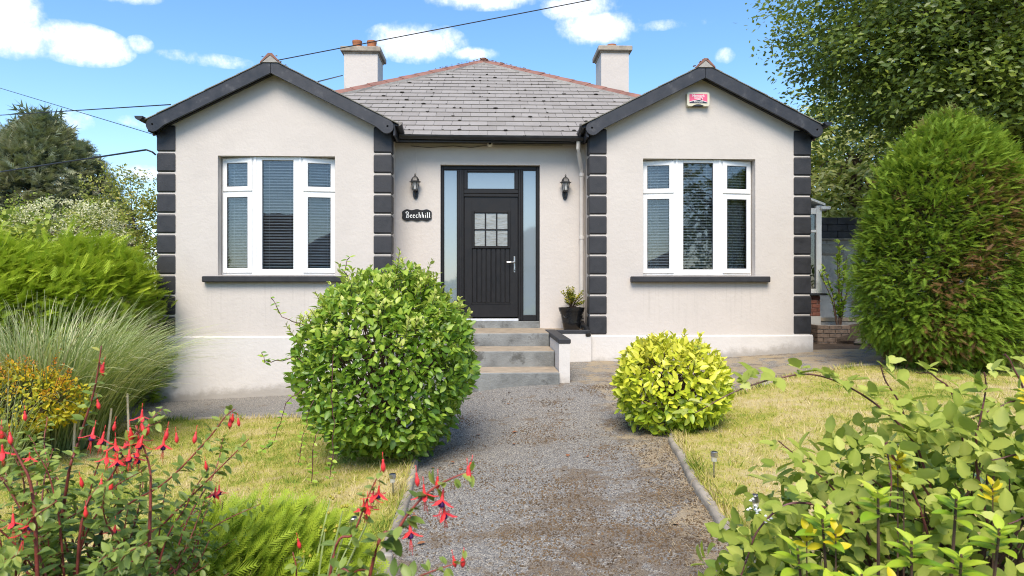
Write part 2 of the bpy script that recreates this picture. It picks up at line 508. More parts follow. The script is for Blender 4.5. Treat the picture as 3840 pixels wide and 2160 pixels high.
# lawn ground colour (shared between turf sheet and blades): dry straw patches and green
def lawn_colour(t, p, seed=0.0):
    a = t.noise(p, 0.75, 5, 0.62)
    b = t.noise(p, 4.5, 5, 0.7)
    v = t.math('MULTIPLY_ADD', b, 0.75, t.math('MULTIPLY_ADD', a, 1.15, -0.26))
    return v

for nm, blades in (('turf', False), ('blade', True)):
    m, t, out = mat_new(nm)
    p = t.add('ShaderNodeTexCoord').outputs['Object']
    v = lawn_colour(t, p)
    if blades:
        at = t.add('ShaderNodeAttribute', attribute_name='tint')
        v = t.math('MULTIPLY_ADD', t.math('SUBTRACT', at.outputs['Fac'], 0.5), 0.36, v)
    else:
        f = t.noise(p, 60, 4, 0.7)
        v = t.math('MULTIPLY_ADD', t.math('SUBTRACT', f, 0.5), 0.5, v)
    c = t.ramp(v, [(0.43, (0.11, 0.19, 0.020)), (0.56, (0.25, 0.29, 0.040)), (0.66, (0.41, 0.38, 0.075)), (0.77, (0.50, 0.41, 0.16)), (0.92, (0.58, 0.47, 0.25))])
    bs = t.add('ShaderNodeBsdfPrincipled', ins={'Base Color': c, 'Roughness': 0.8, 'Specular IOR Level': 0.2})
    if not blades:
        t.l.new(bump(t, t.noise(p, 70, 4, 0.7), 0.7, 0.02), bs.inputs['Normal'])
    t.l.new(bs.outputs[0], out.inputs[0])

# tarred chippings of the path
m, t, out = mat_new('chippings')
p = t.add('ShaderNodeTexCoord').outputs['Object']
vo = t.add('ShaderNodeTexVoronoi', ins={'Vector': p, 'Scale': 140.0})
cr = t.add('ShaderNodeSeparateColor', ins={0: vo.outputs['Color']})
c = t.ramp(cr.outputs[0], [(0.0, (0.125, 0.118, 0.110)), (0.45, (0.240, 0.226, 0.208)), (0.75, (0.345, 0.318, 0.275)), (0.93, (0.44, 0.385, 0.30)), (1.0, (0.60, 0.55, 0.46))])
edge = t.smooth(vo.outputs['Distance'], 0.55, 0.95)
c = t.mix(edge, c, (0.03, 0.028, 0.026))
sepp = t.add('ShaderNodeSeparateXYZ', ins={0: p})
# brown moss and straw wear, growing along the right-hand side and towards the gate
grow = t.math('ADD', t.smooth(sepp.outputs[0], -0.6, 1.2), t.smooth(sepp.outputs[1], 6.0, 3.4))
mo = t.math('MULTIPLY_ADD', grow, 0.11, t.noise(p, 2.2, 7, 0.68))
mo2 = t.noise(p, 16, 6, 0.7)
mk = t.smooth(t.math('MULTIPLY_ADD', t.math('SUBTRACT', mo2, 0.5), 0.7, mo), 0.60, 0.72)
c = t.mix(t.math('MULTIPLY', mk, 0.62), c, t.ramp(mo2, [(0.3, (0.06, 0.035, 0.016)), (0.55, (0.15, 0.095, 0.045)), (0.8, (0.27, 0.20, 0.11))]))
st = t.smooth(t.math('MULTIPLY_ADD', t.smooth(sepp.outputs[0], 0.5, 1.2), 0.30, t.noise(p, 3.1, 6, 0.7)), 0.72, 0.86)
c = t.mix(t.math('MULTIPLY', st, 0.75), c, (0.40, 0.31, 0.19))
bs = t.add('ShaderNodeBsdfPrincipled', ins={'Base Color': c, 'Roughness': 0.85, 'Specular IOR Level': 0.3, 'Normal': bump(t, vo.outputs['Distance'], 0.8, 0.006)})
t.l.new(bs.outputs[0], out.inputs[0])
simple('moss_brown', (0.12, 0.075, 0.035), 0.95, 0.5, 9, 90, 0.6, 0.003)
simple('straw', (0.42, 0.32, 0.19), 0.9, 0.25, 15, 90, 0.3, 0.002)

M = MATS

# ------------------------------------------------------------------ ground
TX = [-60, -8, -5.35, -3.5, -.6, .72, 1.23, 3.45, 4.8, 8, 60]
TD = [2.1, 1.84, 1.785, 1.70, 1.40, 1.30, 1.24, 1.14, 1.06, 1.0, .9]


def zg(X, Y):
    k = np.clip((np.asarray(Y, float) - 6.4) / 1.9, 0, 1); k = k * k * (3 - 2 * k)
    rise = 0.13 * k * np.exp(-((np.asarray(X, float) - 0.1) / 1.25) ** 2)      # the path climbs to the steps
    return HC - (np.interp(X, TX, TD) + 0.03 * (9.4 - np.clip(Y, -3, 14))) + rise


def drape(name, poly, mat, dz, step=0.35, thick=0.0):
    """polygon (world x,y) triangulated on a grid and laid over the ground"""
    pts = [Vector(p) for p in poly]
    n = len(pts)
    # subdivide the outline
    ring = []
    for i in range(n):
        a, b = pts[i], pts[(i + 1) % n]
        k = max(1, int((b - a).length / step))
        ring += [a.lerp(b, j / k) for j in range(k)]
    e = [(i, (i + 1) % len(ring)) for i in range(len(ring))]
    xs = [p.x for p in ring]; ys = [p.y for p in ring]
    grid = []
    x = min(xs)
    while x < max(xs):
        y = min(ys)
        while y < max(ys):
            grid.append(Vector((x + 0.001, y + 0.0013))); y += step
        x += step
    def inside(q):
        c = False
        for i in range(len(ring)):
            a, b = ring[i], ring[i - 1]
            if (a.y > q.y) != (b.y > q.y) and q.x < (b.x - a.x) * (q.y - a.y) / (b.y - a.y) + a.x: c = not c
        return c
    grid = [q for q in grid if inside(q)]
    v, _, f, _, _, _ = delaunay_2d_cdt(ring + grid, e, [list(range(len(ring)))], 1, 1e-5)
    vs = [(q.x, q.y, float(zg(q.x, q.y)) + dz) for q in v]
    mb = MB(); mb.add(vs, [tuple(k) for k in f])
    if thick:
        base = [(q.x, q.y, float(zg(q.x, q.y)) + dz) for q in ring] + [(q.x, q.y, float(zg(q.x, q.y)) + dz - thick) for q in ring]
        m_ = len(ring)
        mb.add(base, [(i, (i + 1) % m_, (i + 1) % m_ + m_, i + m_) for i in range(m_)])
    me = mb.mesh(name, fix=False)
    bm = bmesh.new(); bm.from_mesh(me)
    for fc in bm.faces:
        if fc.normal.z < -0.2: fc.normal_flip()
    bm.to_mesh(me); bm.free()
    o = link(name, me, mat)
    return o, inside


gx = np.concatenate([np.linspace(-400, -40, 10), np.linspace(-30, -9, 16), np.linspace(-8.8, 12, 120), np.linspace(13, 30, 14), np.linspace(40, 400, 10)])
gy = np.concatenate([np.linspace(-300, -40, 8), np.linspace(-30, 1, 16), np.linspace(1.2, 15, 90), np.linspace(16, 40, 16), np.linspace(60, 900, 12)])
GX, GY = np.meshgrid(gx, gy, indexing='ij')
GZ = zg(GX, GY) - 0.012
V = np.stack([GX, GY, GZ], -1).reshape(-1, 3)
nx, ny = len(gx), len(gy)
idx = np.arange(nx * ny).reshape(nx, ny)
Fq = np.stack([idx[:-1, :-1], idx[1:, :-1], idx[1:, 1:], idx[:-1, 1:]], -1).reshape(-1, 4)
g = link('ground', np_mesh('ground', V, Fq), M['soil'])
tag(g, 'bare brown earth under the garden', kind='structure')

path_poly = [(-0.715, 2.2), (-0.735, 3.74), (-0.75, 4.3), (-0.765, 5.0), (-0.835, 5.9), (-1.075, 6.92), (-1.645, 7.78), (-2.775, 8.57), (-3.845, 8.90), (-6.8, 8.95),
             (-6.8, 10.6), (0.0, 10.9), (6.0, 11.1), (6.2, 12.2), (7.2, 12.2), (7.2, 9.8), (4.635, 9.14), (3.74, 8.795), (3.135, 8.32), (2.64, 7.86), (1.97, 7.17), (1.53, 6.5), (1.38, 5.9), (1.265, 4.71), (1.225, 3.94), (1.205, 3.39), (1.175, 2.2)]
o, in_path = drape('path', path_poly, M['chippings'], 0.008, 0.3)
tag(o, 'worn grey tar and chip path leading from the gate to the steps', kind='structure')
lawn_l = [(-0.735, 2.2), (-0.755, 3.74), (-0.785, 5.0), (-0.855, 5.9), (-1.095, 6.93), (-1.66, 7.76), (-2.785, 8.545), (-3.852, 8.875), (-6.8, 8.925), (-6.8, 2.2)]
lawn_r = [(1.195, 2.2), (1.225, 3.39), (1.245, 3.94), (1.285, 4.71), (1.40, 5.9), (1.55, 6.49), (1.985, 7.15), (2.655, 7.845), (3.15, 8.30), (3.755, 8.775), (4.645, 9.12), (7.2, 9.69), (9.5, 9.6), (9.5, 2.2)]
o, in_ll = drape('lawn', lawn_l, M['turf'], 0.035, 0.3)
tag(o, 'dry yellow green lawn beside the path under the round dark green bush', kind='structure')
o, in_lr = drape('lawn', lawn_r, M['turf'], 0.035, 0.3)
tag(o, 'dry yellow green lawn between the path and the tall clipped conifer', kind='structure')


def kerb_run(pts, label):
    root = empty('kerb')
    tag(root, label, kind='structure')
    # walk the polyline and lay rounded concrete lengths
    P = [Vector((x, y)) for x, y in pts]
    seg = []
    for a, b in zip(P[:-1], P[1:]):
        k = max(1, round((b - a).length / 0.75))
        for j in range(k): seg.append((a.lerp(b, j / k), a.lerp(b, (j + 1) / k)))
    for a, b in seg:
        d = (b - a).normalized(); nrm = Vector((-d.y, d.x))
        mb = MB(); prof = []
        for i in range(9):
            an = math.pi * i / 8
            prof.append((0.033 * math.cos(an), 0.012 + 0.033 * math.sin(an)))
        prof = [(0.033, -0.12)] + prof + [(-0.033, -0.12)]
        vs = []
        steps = 4; gap = 0.004
        for s_ in range(steps + 1):
            q = a.lerp(b, gap + (1 - 2 * gap) * s_ / steps)
            z = float(zg(q.x, q.y)); j = 0.006
            jx = random.uniform(-j, j); jz = random.uniform(-j, j)
            for w, hgt in prof:
                vs.append((q.x + nrm.x * (w + jx), q.y + nrm.y * (w + jx), z + hgt + jz + 0.015))
        k = len(prof); fs = []
        for s_ in range(steps):
            for i in range(k - 1):
                fs.append((s_ * k + i, s_ * k + i + 1, (s_ + 1) * k + i + 1, (s_ + 1) * k + i))
        fs.append(tuple(range(k))); fs.append(tuple(range(steps * k, steps * k + k))[::-1])
        mb.add(vs, fs)
        smooth_by_angle(mb.build('kerb_stone', M['concrete'], root), 50)


kerb_run([(-0.72, 2.4), (-0.74, 3.74), (-0.77, 5.0), (-0.84, 5.9), (-1.08, 6.92), (-1.65, 7.77), (-2.78, 8.56), (-3.85, 8.89), (-6.8, 8.94)], 'rounded concrete edging along the left hand lawn')
kerb_run([(1.18, 2.4), (1.21, 3.39), (1.23, 3.94), (1.27, 4.71), (1.385, 5.9), (1.535, 6.5), (1.975, 7.16), (2.645, 7.855), (3.14, 8.31), (3.745, 8.785), (4.64, 9.13), (7.2, 9.7)], 'rounded concrete edging along the right hand lawn')

# grass blades over the lawns, uncountable
def grass(name, inside, x0, x1, y0, y1, n, label):
    X = rng.uniform(x0, x1, n); Y = y0 + (y1 - y0) * rng.random(n) ** 1.35
    keep = np.array([inside(Vector((a, b))) for a, b in zip(X, Y)])
    X, Y = X[keep], Y[keep]; k = len(X)
    P = np.stack([X, Y, zg(X, Y) + 0.034], -1)
    T = np.stack([rng.normal(0, .55, k), rng.normal(0, .55, k), np.ones(k)], -1)
    N = np.stack([rng.normal(0, 1, k), rng.normal(0, 1, k), np.zeros(k)], -1)
    S = rng.uniform(.018, .048, k) * (1 + 0.8 * (rng.random(k) < .05))
    tv = [(0, -.075, 0), (0, .075, 0), (1, 0, 0.12)]
    V, F, tt = scatter(tv, [(0, 1, 2)], P, T, N, S, rng.random(k))
    o = link(name, np_mesh(name, V, F, tt), M['blade'])
    tag(o, label, 'grass', kind='stuff')


grass('grass', in_ll, -5.8, -0.8, 2.6, 8.9, 90000, 'short dry grass of the lawn under the round dark green bush')
grass('grass', in_lr, 1.2, 7.5, 2.6, 9.6, 90000, 'short dry grass of the lawn below the tall clipped conifer')

def edge_grass(pts, side, n, label):
    P_ = [np.array(p) for p in pts]; L_ = np.array([np.linalg.norm(b - a) for a, b in zip(P_[:-1], P_[1:])]); cum = np.concatenate([[0], np.cumsum(L_)])
    q = rng.random(n) ** 1.2 * cum[-1]; i = np.clip(np.searchsorted(cum, q) - 1, 0, len(L_) - 1)
    dens = np.array([noise.noise(Vector((a * 2.3, side * 5, 0))) for a in q]); kp = dens + rng.normal(0, .25, n) > -.05
    q, i = q[kp], i[kp]; k = len(q)
    A = np.array(P_)[i]; B = np.array(P_)[i + 1]; D_ = unit(B - A); Nn_ = np.stack([-D_[:, 1], D_[:, 0]], -1) * side
    XY = A + D_ * (q - cum[i])[:, None] + Nn_ * (rng.random(k) ** 2 * .10 + .025)[:, None]
    P = np.stack([XY[:, 0], XY[:, 1], zg(XY[:, 0], XY[:, 1]) + .03], -1)
    T = np.stack([-Nn_[:, 0] * .35 + rng.normal(0, .45, k), -Nn_[:, 1] * .35 + rng.normal(0, .45, k), np.ones(k)], -1)
    V, F, tt = scatter([(0, -.04, 0), (0, .04, 0), (.55, .03, .03), (.55, -.03, .03), (1, 0, .16)], [(0, 1, 2), (0, 2, 3), (3, 2, 4)], P, T, rng.normal(0, 1, (k, 3)), rng.uniform(.035, .105, k), rng.random(k) * .9)
    tag(link('grass', np_mesh('grass', V, F, tt), M['blade']), label, 'grass', kind='stuff')


edge_grass([(-0.74, 3.0), (-0.74, 3.74), (-0.77, 5.0), (-0.84, 5.9), (-1.08, 6.92), (-1.65, 7.77), (-2.78, 8.56), (-3.85, 8.89), (-5.5, 8.92)], 1, 5200, 'long ragged grass along the edging of the left hand lawn')
edge_grass([(1.20, 3.0), (1.21, 3.39), (1.23, 3.94), (1.27, 4.71), (1.385, 5.9), (1.535, 6.5), (1.975, 7.16), (2.645, 7.855), (3.14, 8.31), (3.745, 8.785), (4.64, 9.13)], -1, 5200, 'long ragged grass along the edging of the right hand lawn')

# brown moss crumbs and straw on the path
def crumbs(name, n, mat, dens, size, label, flat=0.5, cat='moss'):
    X = rng.uniform(-1.0, 1.5, n); Y = 3.0 + 5.5 * rng.random(n) ** 1.4
    keep = []
    for a, b in zip(X, Y):
        keep.append(in_path(Vector((a, b))) and random.random() < dens(a, b))
    keep = np.array(keep); X, Y = X[keep], Y[keep]; k = len(X)
    P = np.stack([X, Y, zg(X, Y) + 0.009], -1)
    an = rng.uniform(0, 6.28, k)
    T = np.stack([np.cos(an), np.sin(an), np.zeros(k)], -1); N = np.tile([0., 0, 1], (k, 1)) + rng.normal(0, .2, (k, 3))
    tv = [(-.5, 0, 0), (0, -.42, 0), (.5, .05, 0), (.02, .45, 0), (0, 0, flat)]
    V, F, tt = scatter(tv, [(0, 1, 4), (1, 2, 4), (2, 3, 4), (3, 0, 4)], P, T, N, rng.uniform(size[0], size[1], k), rng.random(k))
    o = link(name, np_mesh(name, V, F, tt), mat); tag(o, label, cat, kind='stuff')


def d_moss(a, b):
    v = noise.fractal(Vector((a * 1.6, b * 1.6, 3)), 1, 2, 4)
    return max(0, min(1, 0.45 * v * 2.2 + 0.22 + 0.22 * max(0, a) + 0.16 * (5 - b) * 0.5))


crumbs('moss', 42000, M['moss_brown'], d_moss, (.006, .019), 'crumbs of brown moss scattered over the path')
crumbs('gravel', 14000, M['rock'], lambda a, b: 0.8, (.006, .013), 'loose grey chips on the path', 0.6, 'gravel')


def d_straw(a, b):
    edge = np.interp(b, [3.4, 3.94, 4.71, 5.9, 6.5], [1.13, 1.15, 1.19, 1.31, 1.45])
    return max(0, 1 - (edge - a) / 0.38) * (0.45 + 0.55 * (noise.noise(Vector((a * 2, b * 1.3, 0))) > -0.1))


n = 9000
X = rng.uniform(.6, 1.6, n); Y = rng.uniform(3.0, 7.0, n)
kp = np.array([in_path(Vector((a, b))) and random.random() < d_straw(a, b) for a, b in zip(X, Y)])
X, Y = X[kp], Y[kp]; k = len(X); an = rng.uniform(0, 6.28, k)
V, F, tt = scatter([(0, -.03, 0), (0, .03, 0), (1, .02, .05), (1, -.02, .05)], [(0, 1, 2, 3)], np.stack([X, Y, zg(X, Y) + .012], -1),
                   np.stack([np.cos(an), np.sin(an), rng.normal(0.1, .1, k)], -1), np.tile([0., 0, 1], (k, 1)), rng.uniform(.02, .07, k), rng.random(k))
tag(link('straw', np_mesh('straw', V, F, tt), M['straw']), 'dry straw and cut grass lying along the path edge', 'straw', kind='stuff')

# ================================================================== the bungalow
HOUSE = empty('bungalow', (0, 10.7, 0), R(2))
tag(HOUSE, 'grey rendered bungalow with twin gables, black quoins and a slate roof', 'house')
HM = Matrix.Translation((0, 10.7, 0)) @ Matrix.Rotation(R(2), 4, 'Z')


def hw(x, y, z):
    return HM @ Vector((x, y, z))


def hempty(name, x, y, z):
    return empty(name, tuple(hw(x, y, z)), R(2))


ZB = -0.9
GABLES = [dict(x0=-5.45, x1=-1.89, xa=-3.675, wx=-3.648, side='left'), dict(x0=1.227, x1=4.743, xa=2.995, wx=2.967, side='right')]
SL = 0.503           # gable slope
AP = 4.83            # gable apex (top of bargeboard)
WZ0, WZ1, WW = 1.555, 3.405, 0.897


def gz(d): return AP - SL * abs(d)


for gb in GABLES:
    x0, x1, xa, wx = gb['x0'], gb['x1'], gb['xa'], gb['wx']
    out_l = [(x0, ZB), (x1, ZB), (x1, gz(x1 - xa) - 0.09), (xa, AP - 0.09), (x0, gz(x0 - xa) - 0.09)]
    hole = [(wx - WW, WZ0), (wx + WW, WZ0), (wx + WW, WZ1), (wx - WW, WZ1)]
    MB().prism([out_l, hole], 0, 0.32).build('gable_wall', M['render'], HOUSE)
    # plinth, a hand thick
    px0, px1 = x0 - 0.035, x1 + 0.035
    mb = MB(); mb.prism([[(px0, ZB), (px1, ZB), (px1, 0.595), (px0, 0.595)]], -0.04, 0.1)
    mb.add([(px0, -0.04, 0.595), (px1, -0.04, 0.595), (px1, -0.002, 0.618), (px0, -0.002, 0.618)], [(0, 1, 2, 3)])
    mb.build('plinth', M['plinth_paint'], HOUSE)

# outer and return walls
mb = MB(); mb.box(-5.45, -5.13, 0.32, 10.2, ZB, 3.84); mb.build('side_wall', M['render'], HOUSE)
mb = MB(); mb.box(4.423, 4.743, 0.32, 10.2, ZB, 3.84); mb.build('side_wall', M['render'], HOUSE)
mb = MB(); mb.box(-5.45, 4.743, 10.2, 10.5, ZB, 3.84); mb.build('back_wall', M['render'], HOUSE)
mb = MB(); mb.box(-2.15, -1.895, 0.32, 0.9, ZB, 3.84); mb.build('return_wall', M['render'], HOUSE)
mb = MB(); mb.box(1.232, 1.487, 0.32, 0.9, ZB, 3.84); mb.build('return_wall', M['render'], HOUSE)
# recessed front wall with the door opening
DX0, DX1, DZ0, DZ1 = -1.157, 0.480, 0.67, 3.388
MB().prism([[(-1.895, ZB), (DX0, ZB), (DX0, DZ1), (DX1, DZ1), (DX1, ZB), (1.232, ZB), (1.232, 3.86), (-1.895, 3.86)]], 0.56, 0.88).build('front_wall', M['render'], HOUSE)
mb = MB(); mb.box(-1.9, 1.24, 0.885, 0.9, ZB, 3.86); mb.build('hall_screen', M['room'], HOUSE)

# rooms behind the windows (dark inside)
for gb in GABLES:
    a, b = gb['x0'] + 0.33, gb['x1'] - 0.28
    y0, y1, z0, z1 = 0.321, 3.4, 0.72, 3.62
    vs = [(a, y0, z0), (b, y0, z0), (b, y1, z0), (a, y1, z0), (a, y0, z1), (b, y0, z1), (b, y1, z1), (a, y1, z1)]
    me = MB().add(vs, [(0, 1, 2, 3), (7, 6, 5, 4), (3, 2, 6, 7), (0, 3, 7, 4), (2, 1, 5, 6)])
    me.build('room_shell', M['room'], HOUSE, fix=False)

# quoins: chamfered blocks wrapped round each corner
def quoin_mesh(h, w=0.262, ret=0.20, proud=0.018, ch=0.022):
    """corner at origin, block runs to +x along the front and +y along the side"""
    def ring(e, z):      # outline of the L seen from above at inset e
        p = proud - e
        return [(-p, -p, z), (w - e, -p, z), (w - e, 0.01, z), (0.01, 0.01, z), (0.01, ret - e, z), (-p, ret - e, z)]
    mb = MB(); vs = []
    for e, z in ((ch * .6, 0), (0, ch), (0, h - ch), (ch * .6, h)): vs += ring(e, z)
    fs = []
    for k in range(3):
        for i in range(6):
            j = (i + 1) % 6
            fs.append((k * 6 + i, k * 6 + j, (k + 1) * 6 + j, (k + 1) * 6 + i))
    for k in (0, 18):
        fs.append((k, k + 1, k + 2, k + 3)); fs.append((k, k + 3, k + 4, k + 5))
    mb.add(vs, fs)
    me = mb.mesh('quoin')
    bm = bmesh.new(); bm.from_mesh(me)
    bmesh.ops.bevel(bm, geom=[e for e in bm.edges if abs(e.verts[0].co.z - e.verts[1].co.z) > h * 0.5 and e.verts[0].co.x < -0.01 and e.verts[0].co.y < -0.01], offset=0.012, segments=2, affect='EDGES')
    bm.to_mesh(me); bm.free()
    me.materials.append(M['charcoal'])
    return me


q_me = quoin_mesh(0.290)
q_top = quoin_mesh(0.40)
for gb in GABLES:
    for x, sx in ((gb['x0'], 1), (gb['x1'], -1)):
        for k in range(10):
            o = bpy.data.objects.new('quoin', q_top if k == 9 else q_me)
            COL.objects.link(o); o.parent = HOUSE
            o.location = (x, 0, 0.632 + k * 0.3145); o.scale = (sx, 1, 1)
            o.rotation_euler = (0, 0, random.uniform(-.004, .004))

# ---- gable roofs: deck, courses, bargeboards, ridge tiles
def barge_outline(s):
    """right half (s=1) or left half (s=-1) about the apex"""
    cxr, czr, r = 1.752, 3.826, 0.108
    pts = [(0, AP)]
    ang = [64, 45, 25, 5, -15, -35, -55, -75, -95, -115, -135]
    for a in ang: pts.append((cxr + r * math.cos(R(a)), czr + r * math.sin(R(a))))
    pts += [(1.645, 3.775), (1.615, 3.80), (1.575, AP - .208 - SL * 1.575), (0, AP - 0.208)]
    hole = [(cxr + .012 + 0.015 * math.cos(a * math.pi / 4), czr + .005 + 0.015 * math.sin(a * math.pi / 4)) for a in range(8)]
    return [[(s * x, z) for x, z in pts], [(s * x, z) for x, z in hole]]


for gb in GABLES:
    xa = gb['xa']
    for s in (-1, 1):
        loops = [[(xa + x + s * 0.0015, z) for x, z in lp] for lp in barge_outline(s)]
        mb = MB(); mb.prism(loops, -0.215, -0.175); o = mb.build('bargeboard', M['charcoal_wood'], HOUSE)
        bv = o.modifiers.new('bevel', 'BEVEL'); bv.width = 0.004; bv.segments = 1; bv.limit_method = 'ANGLE'
        # soffit and roof deck behind it
        mb = MB()
        a, b = (xa, xa + s * 1.80)
        pts = [(a, AP - 0.085), (b, gz(1.80) - 0.085), (b, gz(1.80) - 0.012), (a, AP - 0.012)]
        mb.prism([pts], -0.174, 3.3); mb.build('soffit', M['charcoal_wood'], HOUSE)
        # lower fillet against the wall
        mb = MB(); pts = [(a, AP - 0.17), (xa + s * 1.7, gz(1.7) - 0.17), (xa + s * 1.7, gz(1.7) - 0.087), (a, AP - 0.087)]
        mb.prism([pts], -0.06, -0.003); mb.build('verge_fillet', M['charcoal_wood'], HOUSE)
        # slate courses, seen end on
        nrow = 8; L = 1.90 / nrow
        for k in range(nrow):
            d0, d1 = k * L - (0.02 if k else 0), (k + 1) * L + 0.03
            zt0, zt1 = gz(d0) + 0.004, gz(d1) + 0.022
            ys = -0.228 + random.uniform(-0.006, 0.006)
            mb = MB(); mb.prism([[(xa + s * d0, zt0 - 0.003), (xa + s * d1, zt1 - 0.014), (xa + s * d1, zt1), (xa + s * d0, zt0 + 0.010)]], ys, 3.3)
            mb.build('slate_course', M['slate'], HOUSE)
    # end fillet closes the back of the little roof
    MB().prism([[(xa - 1.8, gz(1.8) - .09), (xa + 1.8, gz(1.8) - .09), (xa, AP - .09)]], 3.25, 3.3).build('back_gable', M['render'], HOUSE)
    for k in range(7):
        y0 = -0.24 + k * 0.46
        mb = MB(); w = 0.15
        j = random.uniform(-.006, .006)
        mb.prism([[(xa - w, gz(w) + .012), (xa, AP + 0.060 + j), (xa + w, gz(w) + .012), (xa + w, gz(w) + .034), (xa + 0.03, AP + 0.088 + j), (xa - 0.03, AP + 0.088 + j), (xa - w, gz(w) + .034)]], y0, y0 + 0.455)
        o = mb.build('ridge_tile', M['hip_clay'], HOUSE)
        if k == 0:
            mb = MB()
            for q in range(26):
                d = random.uniform(-.13, .13)
                mb.lathe([(0.004, 0), (random.uniform(.01, .024), .004), (0.002, random.uniform(.008, .018))], (xa + d, random.uniform(-.24, .15), AP + .085 - abs(d) * .45), 5)
            tag(mb.build('lichen', M['lichen'], o), kind='stuff')
    # mortar bedding of the first ridge tile
    mb = MB(); mb.prism([[(xa - .12, gz(.12) + .012), (xa + .12, gz(.12) + .012), (xa, AP + .058)]], -0.232, -0.15); mb.build('ridge_mortar', M['mortar'], HOUSE)

# ---- main hipped roof
YE, ZE, D = 0.30, 3.80, 5.1
XR = -0.48
XL, XRt = -5.62, 4.92
RI = 2.865
AY = YE + D
roof = empty('roof', (0, 0, 0), 0, HOUSE)
BK = 10.75
vs = [(XL, YE, ZE), (XRt, YE, ZE), (XRt, BK, ZE), (XL, BK, ZE), (XR, AY, ZE + RI), (XR, BK - D, ZE + RI)]
vs += [(x, y, z - 0.05) for x, y, z in vs[:4]]
mb = MB(); mb.add(vs, [(0, 1, 4), (1, 2, 5, 4), (2, 3, 5), (3, 0, 4, 5), (0, 6, 7, 1), (1, 7, 8, 2), (2, 8, 9, 3), (3, 9, 6, 0), (9, 8, 7, 6)])
mb.build('roof_deck', M['roof_slate_far'], roof)
# slates on the front hip
sl = math.hypot(D, RI); pitch = math.atan2(RI, D)
NROW = 21; EXP = sl / NROW; SW = 0.302
ca, sa = math.cos(pitch), math.sin(pitch)


def roof_pt(x, u, off=0.0):
    return (x, YE + u * ca - off * sa, ZE + u * sa + off * ca)


def slate_mesh(poly):
    """poly: (x,u) corners relative to the slate's origin, u up the slope; thickness with a lifted tail"""
    n_ = len(poly); mb = MB()
    um = max(u for _, u in poly) or 1
    top = [(x, u, 0.020 - 0.013 * u / 0.29) for x, u in poly]
    bot = [(x, u, 0.012 - 0.013 * u / 0.29) for x, u in poly]
    fs = [tuple(range(n_)), tuple(range(2 * n_ - 1, n_ - 1, -1))]
    for i in range(n_):
        j = (i + 1) % n_; fs.append((i, i + n_, j + n_, j))
    mb.add(top + bot, fs)
    me = mb.mesh('slate'); me.materials.append(M['slate'])
    return me


def clip(poly, a, b, c):
    """keep a*x+b*u<=c"""
    out = []
    for i in range(len(poly)):
        p, q = poly[i], poly[(i + 1) % len(poly)]
        fp, fq = a * p[0] + b * p[1] - c, a * q[0] + b * q[1] - c
        if fp <= 0: out.append(p)
        if (fp < 0) != (fq < 0):
            t_ = fp / (fp - fq); out.append((p[0] + (q[0] - p[0]) * t_, p[1] + (q[1] - p[1]) * t_))
    return out


full = slate_mesh([(0.003, 0), (SW - 0.003, 0), (SW - 0.003, EXP + 0.03), (0.003, EXP + 0.03)])
moss_pts = []
n_slates = 0
for r in range(NROW):
    u0 = r * EXP
    off = SW / 2 if r % 2 else 0
    x = XL - 0.5 + off
    while x < XRt:
        # hidden under a little gable roof?
        hid = True
        for dx in (0, SW):
            for du in (0, EXP):
                X_, Y_, Z_ = roof_pt(x + dx, u0 + du)
                zz = max(gz(X_ - gb['xa']) if abs(X_ - gb['xa']) < 1.9 else -9 for gb in GABLES)
                if Y_ > 3.3 or zz < Z_ + 0.03: hid = False
        if not hid:
            poly = [(x + 0.003, u0), (x + SW - 0.003, u0), (x + SW - 0.003, u0 + EXP + .03), (x + 0.003, u0 + EXP + .03)]
            kl, kr = (XR - XL) / sl, (XRt - XR) / sl
            c1 = clip(poly, -1, kl, -XL); c2 = clip(c1, 1, kr, XRt) if len(c1) > 2 else []
            if len(c2) > 2:
                cut = len(c2) != 4 or any(abs(a_[0] - b_[0]) > 1e-6 or abs(a_[1] - b_[1]) > 1e-6 for a_, b_ in zip(c2, poly))
                me = slate_mesh([(a_ - x, b_ - u0) for a_, b_ in c2]) if cut else full
                o = bpy.data.objects.new('slate', me); COL.objects.link(o); o.parent = roof
                o.location = roof_pt(x, u0, 0.001)
                o.rotation_euler = (pitch + random.uniform(-.004, .004), random.uniform(-.003, .003), random.uniform(-.004, .004))
                n_slates += 1
                pm = 0.36 if abs(x - XR) < 2.6 else 0.28
                if random.random() < pm and not cut:
                    moss_pts.append((x + random.choice([0, 0, SW * .5, SW]) + random.uniform(-.02, .02), u0 + random.uniform(-.012, .01)))
                if random.random() < .10 and not cut: moss_pts.append((x + random.uniform(0, SW), u0 + random.uniform(-.01, .012)))
        x += SW
# the smallest cut slates under the hip tiles are joined: 300 slates stay single
cuts = sorted([o for o in roof.children if o.name.startswith('slate') and o.data is not full], key=lambda o: sum(p.area for p in o.data.polygons))
singles = [o for o in roof.children if o.name.startswith('slate')]
off_mb = MB()
for o in cuts[:max(0, len(singles) - 300)]:
    Mo = Matrix.Translation(o.location) @ o.rotation_euler.to_matrix().to_4x4()
    off_mb.add([tuple(Mo @ v.co) for v in o.data.vertices], [tuple(p.vertices) for p in o.data.polygons])
    bpy.data.objects.remove(o)
if off_mb.v: tag(off_mb.build('slate_offcuts', M['slate'], roof), kind='stuff')
mb = MB()
for X_, u_ in moss_pts:
    b = roof_pt(X_, u_, 0.018); rr = random.choice([.008, .010, .012, .015, .020, .027]); st = random.uniform(.9, 1.7)
    for q in range(2):
        mb.lathe([(rr * .5, -.004), (rr, .006), (rr * .7, rr * .35 + .006), (rr * .15, rr * .5 + .008)], (b[0] + random.uniform(-.02, .02), b[1], b[2]), 6, None, random.random(), st, .8)
o = mb.build('roof_moss', M['moss_dark'], roof); tag(o, kind='stuff')

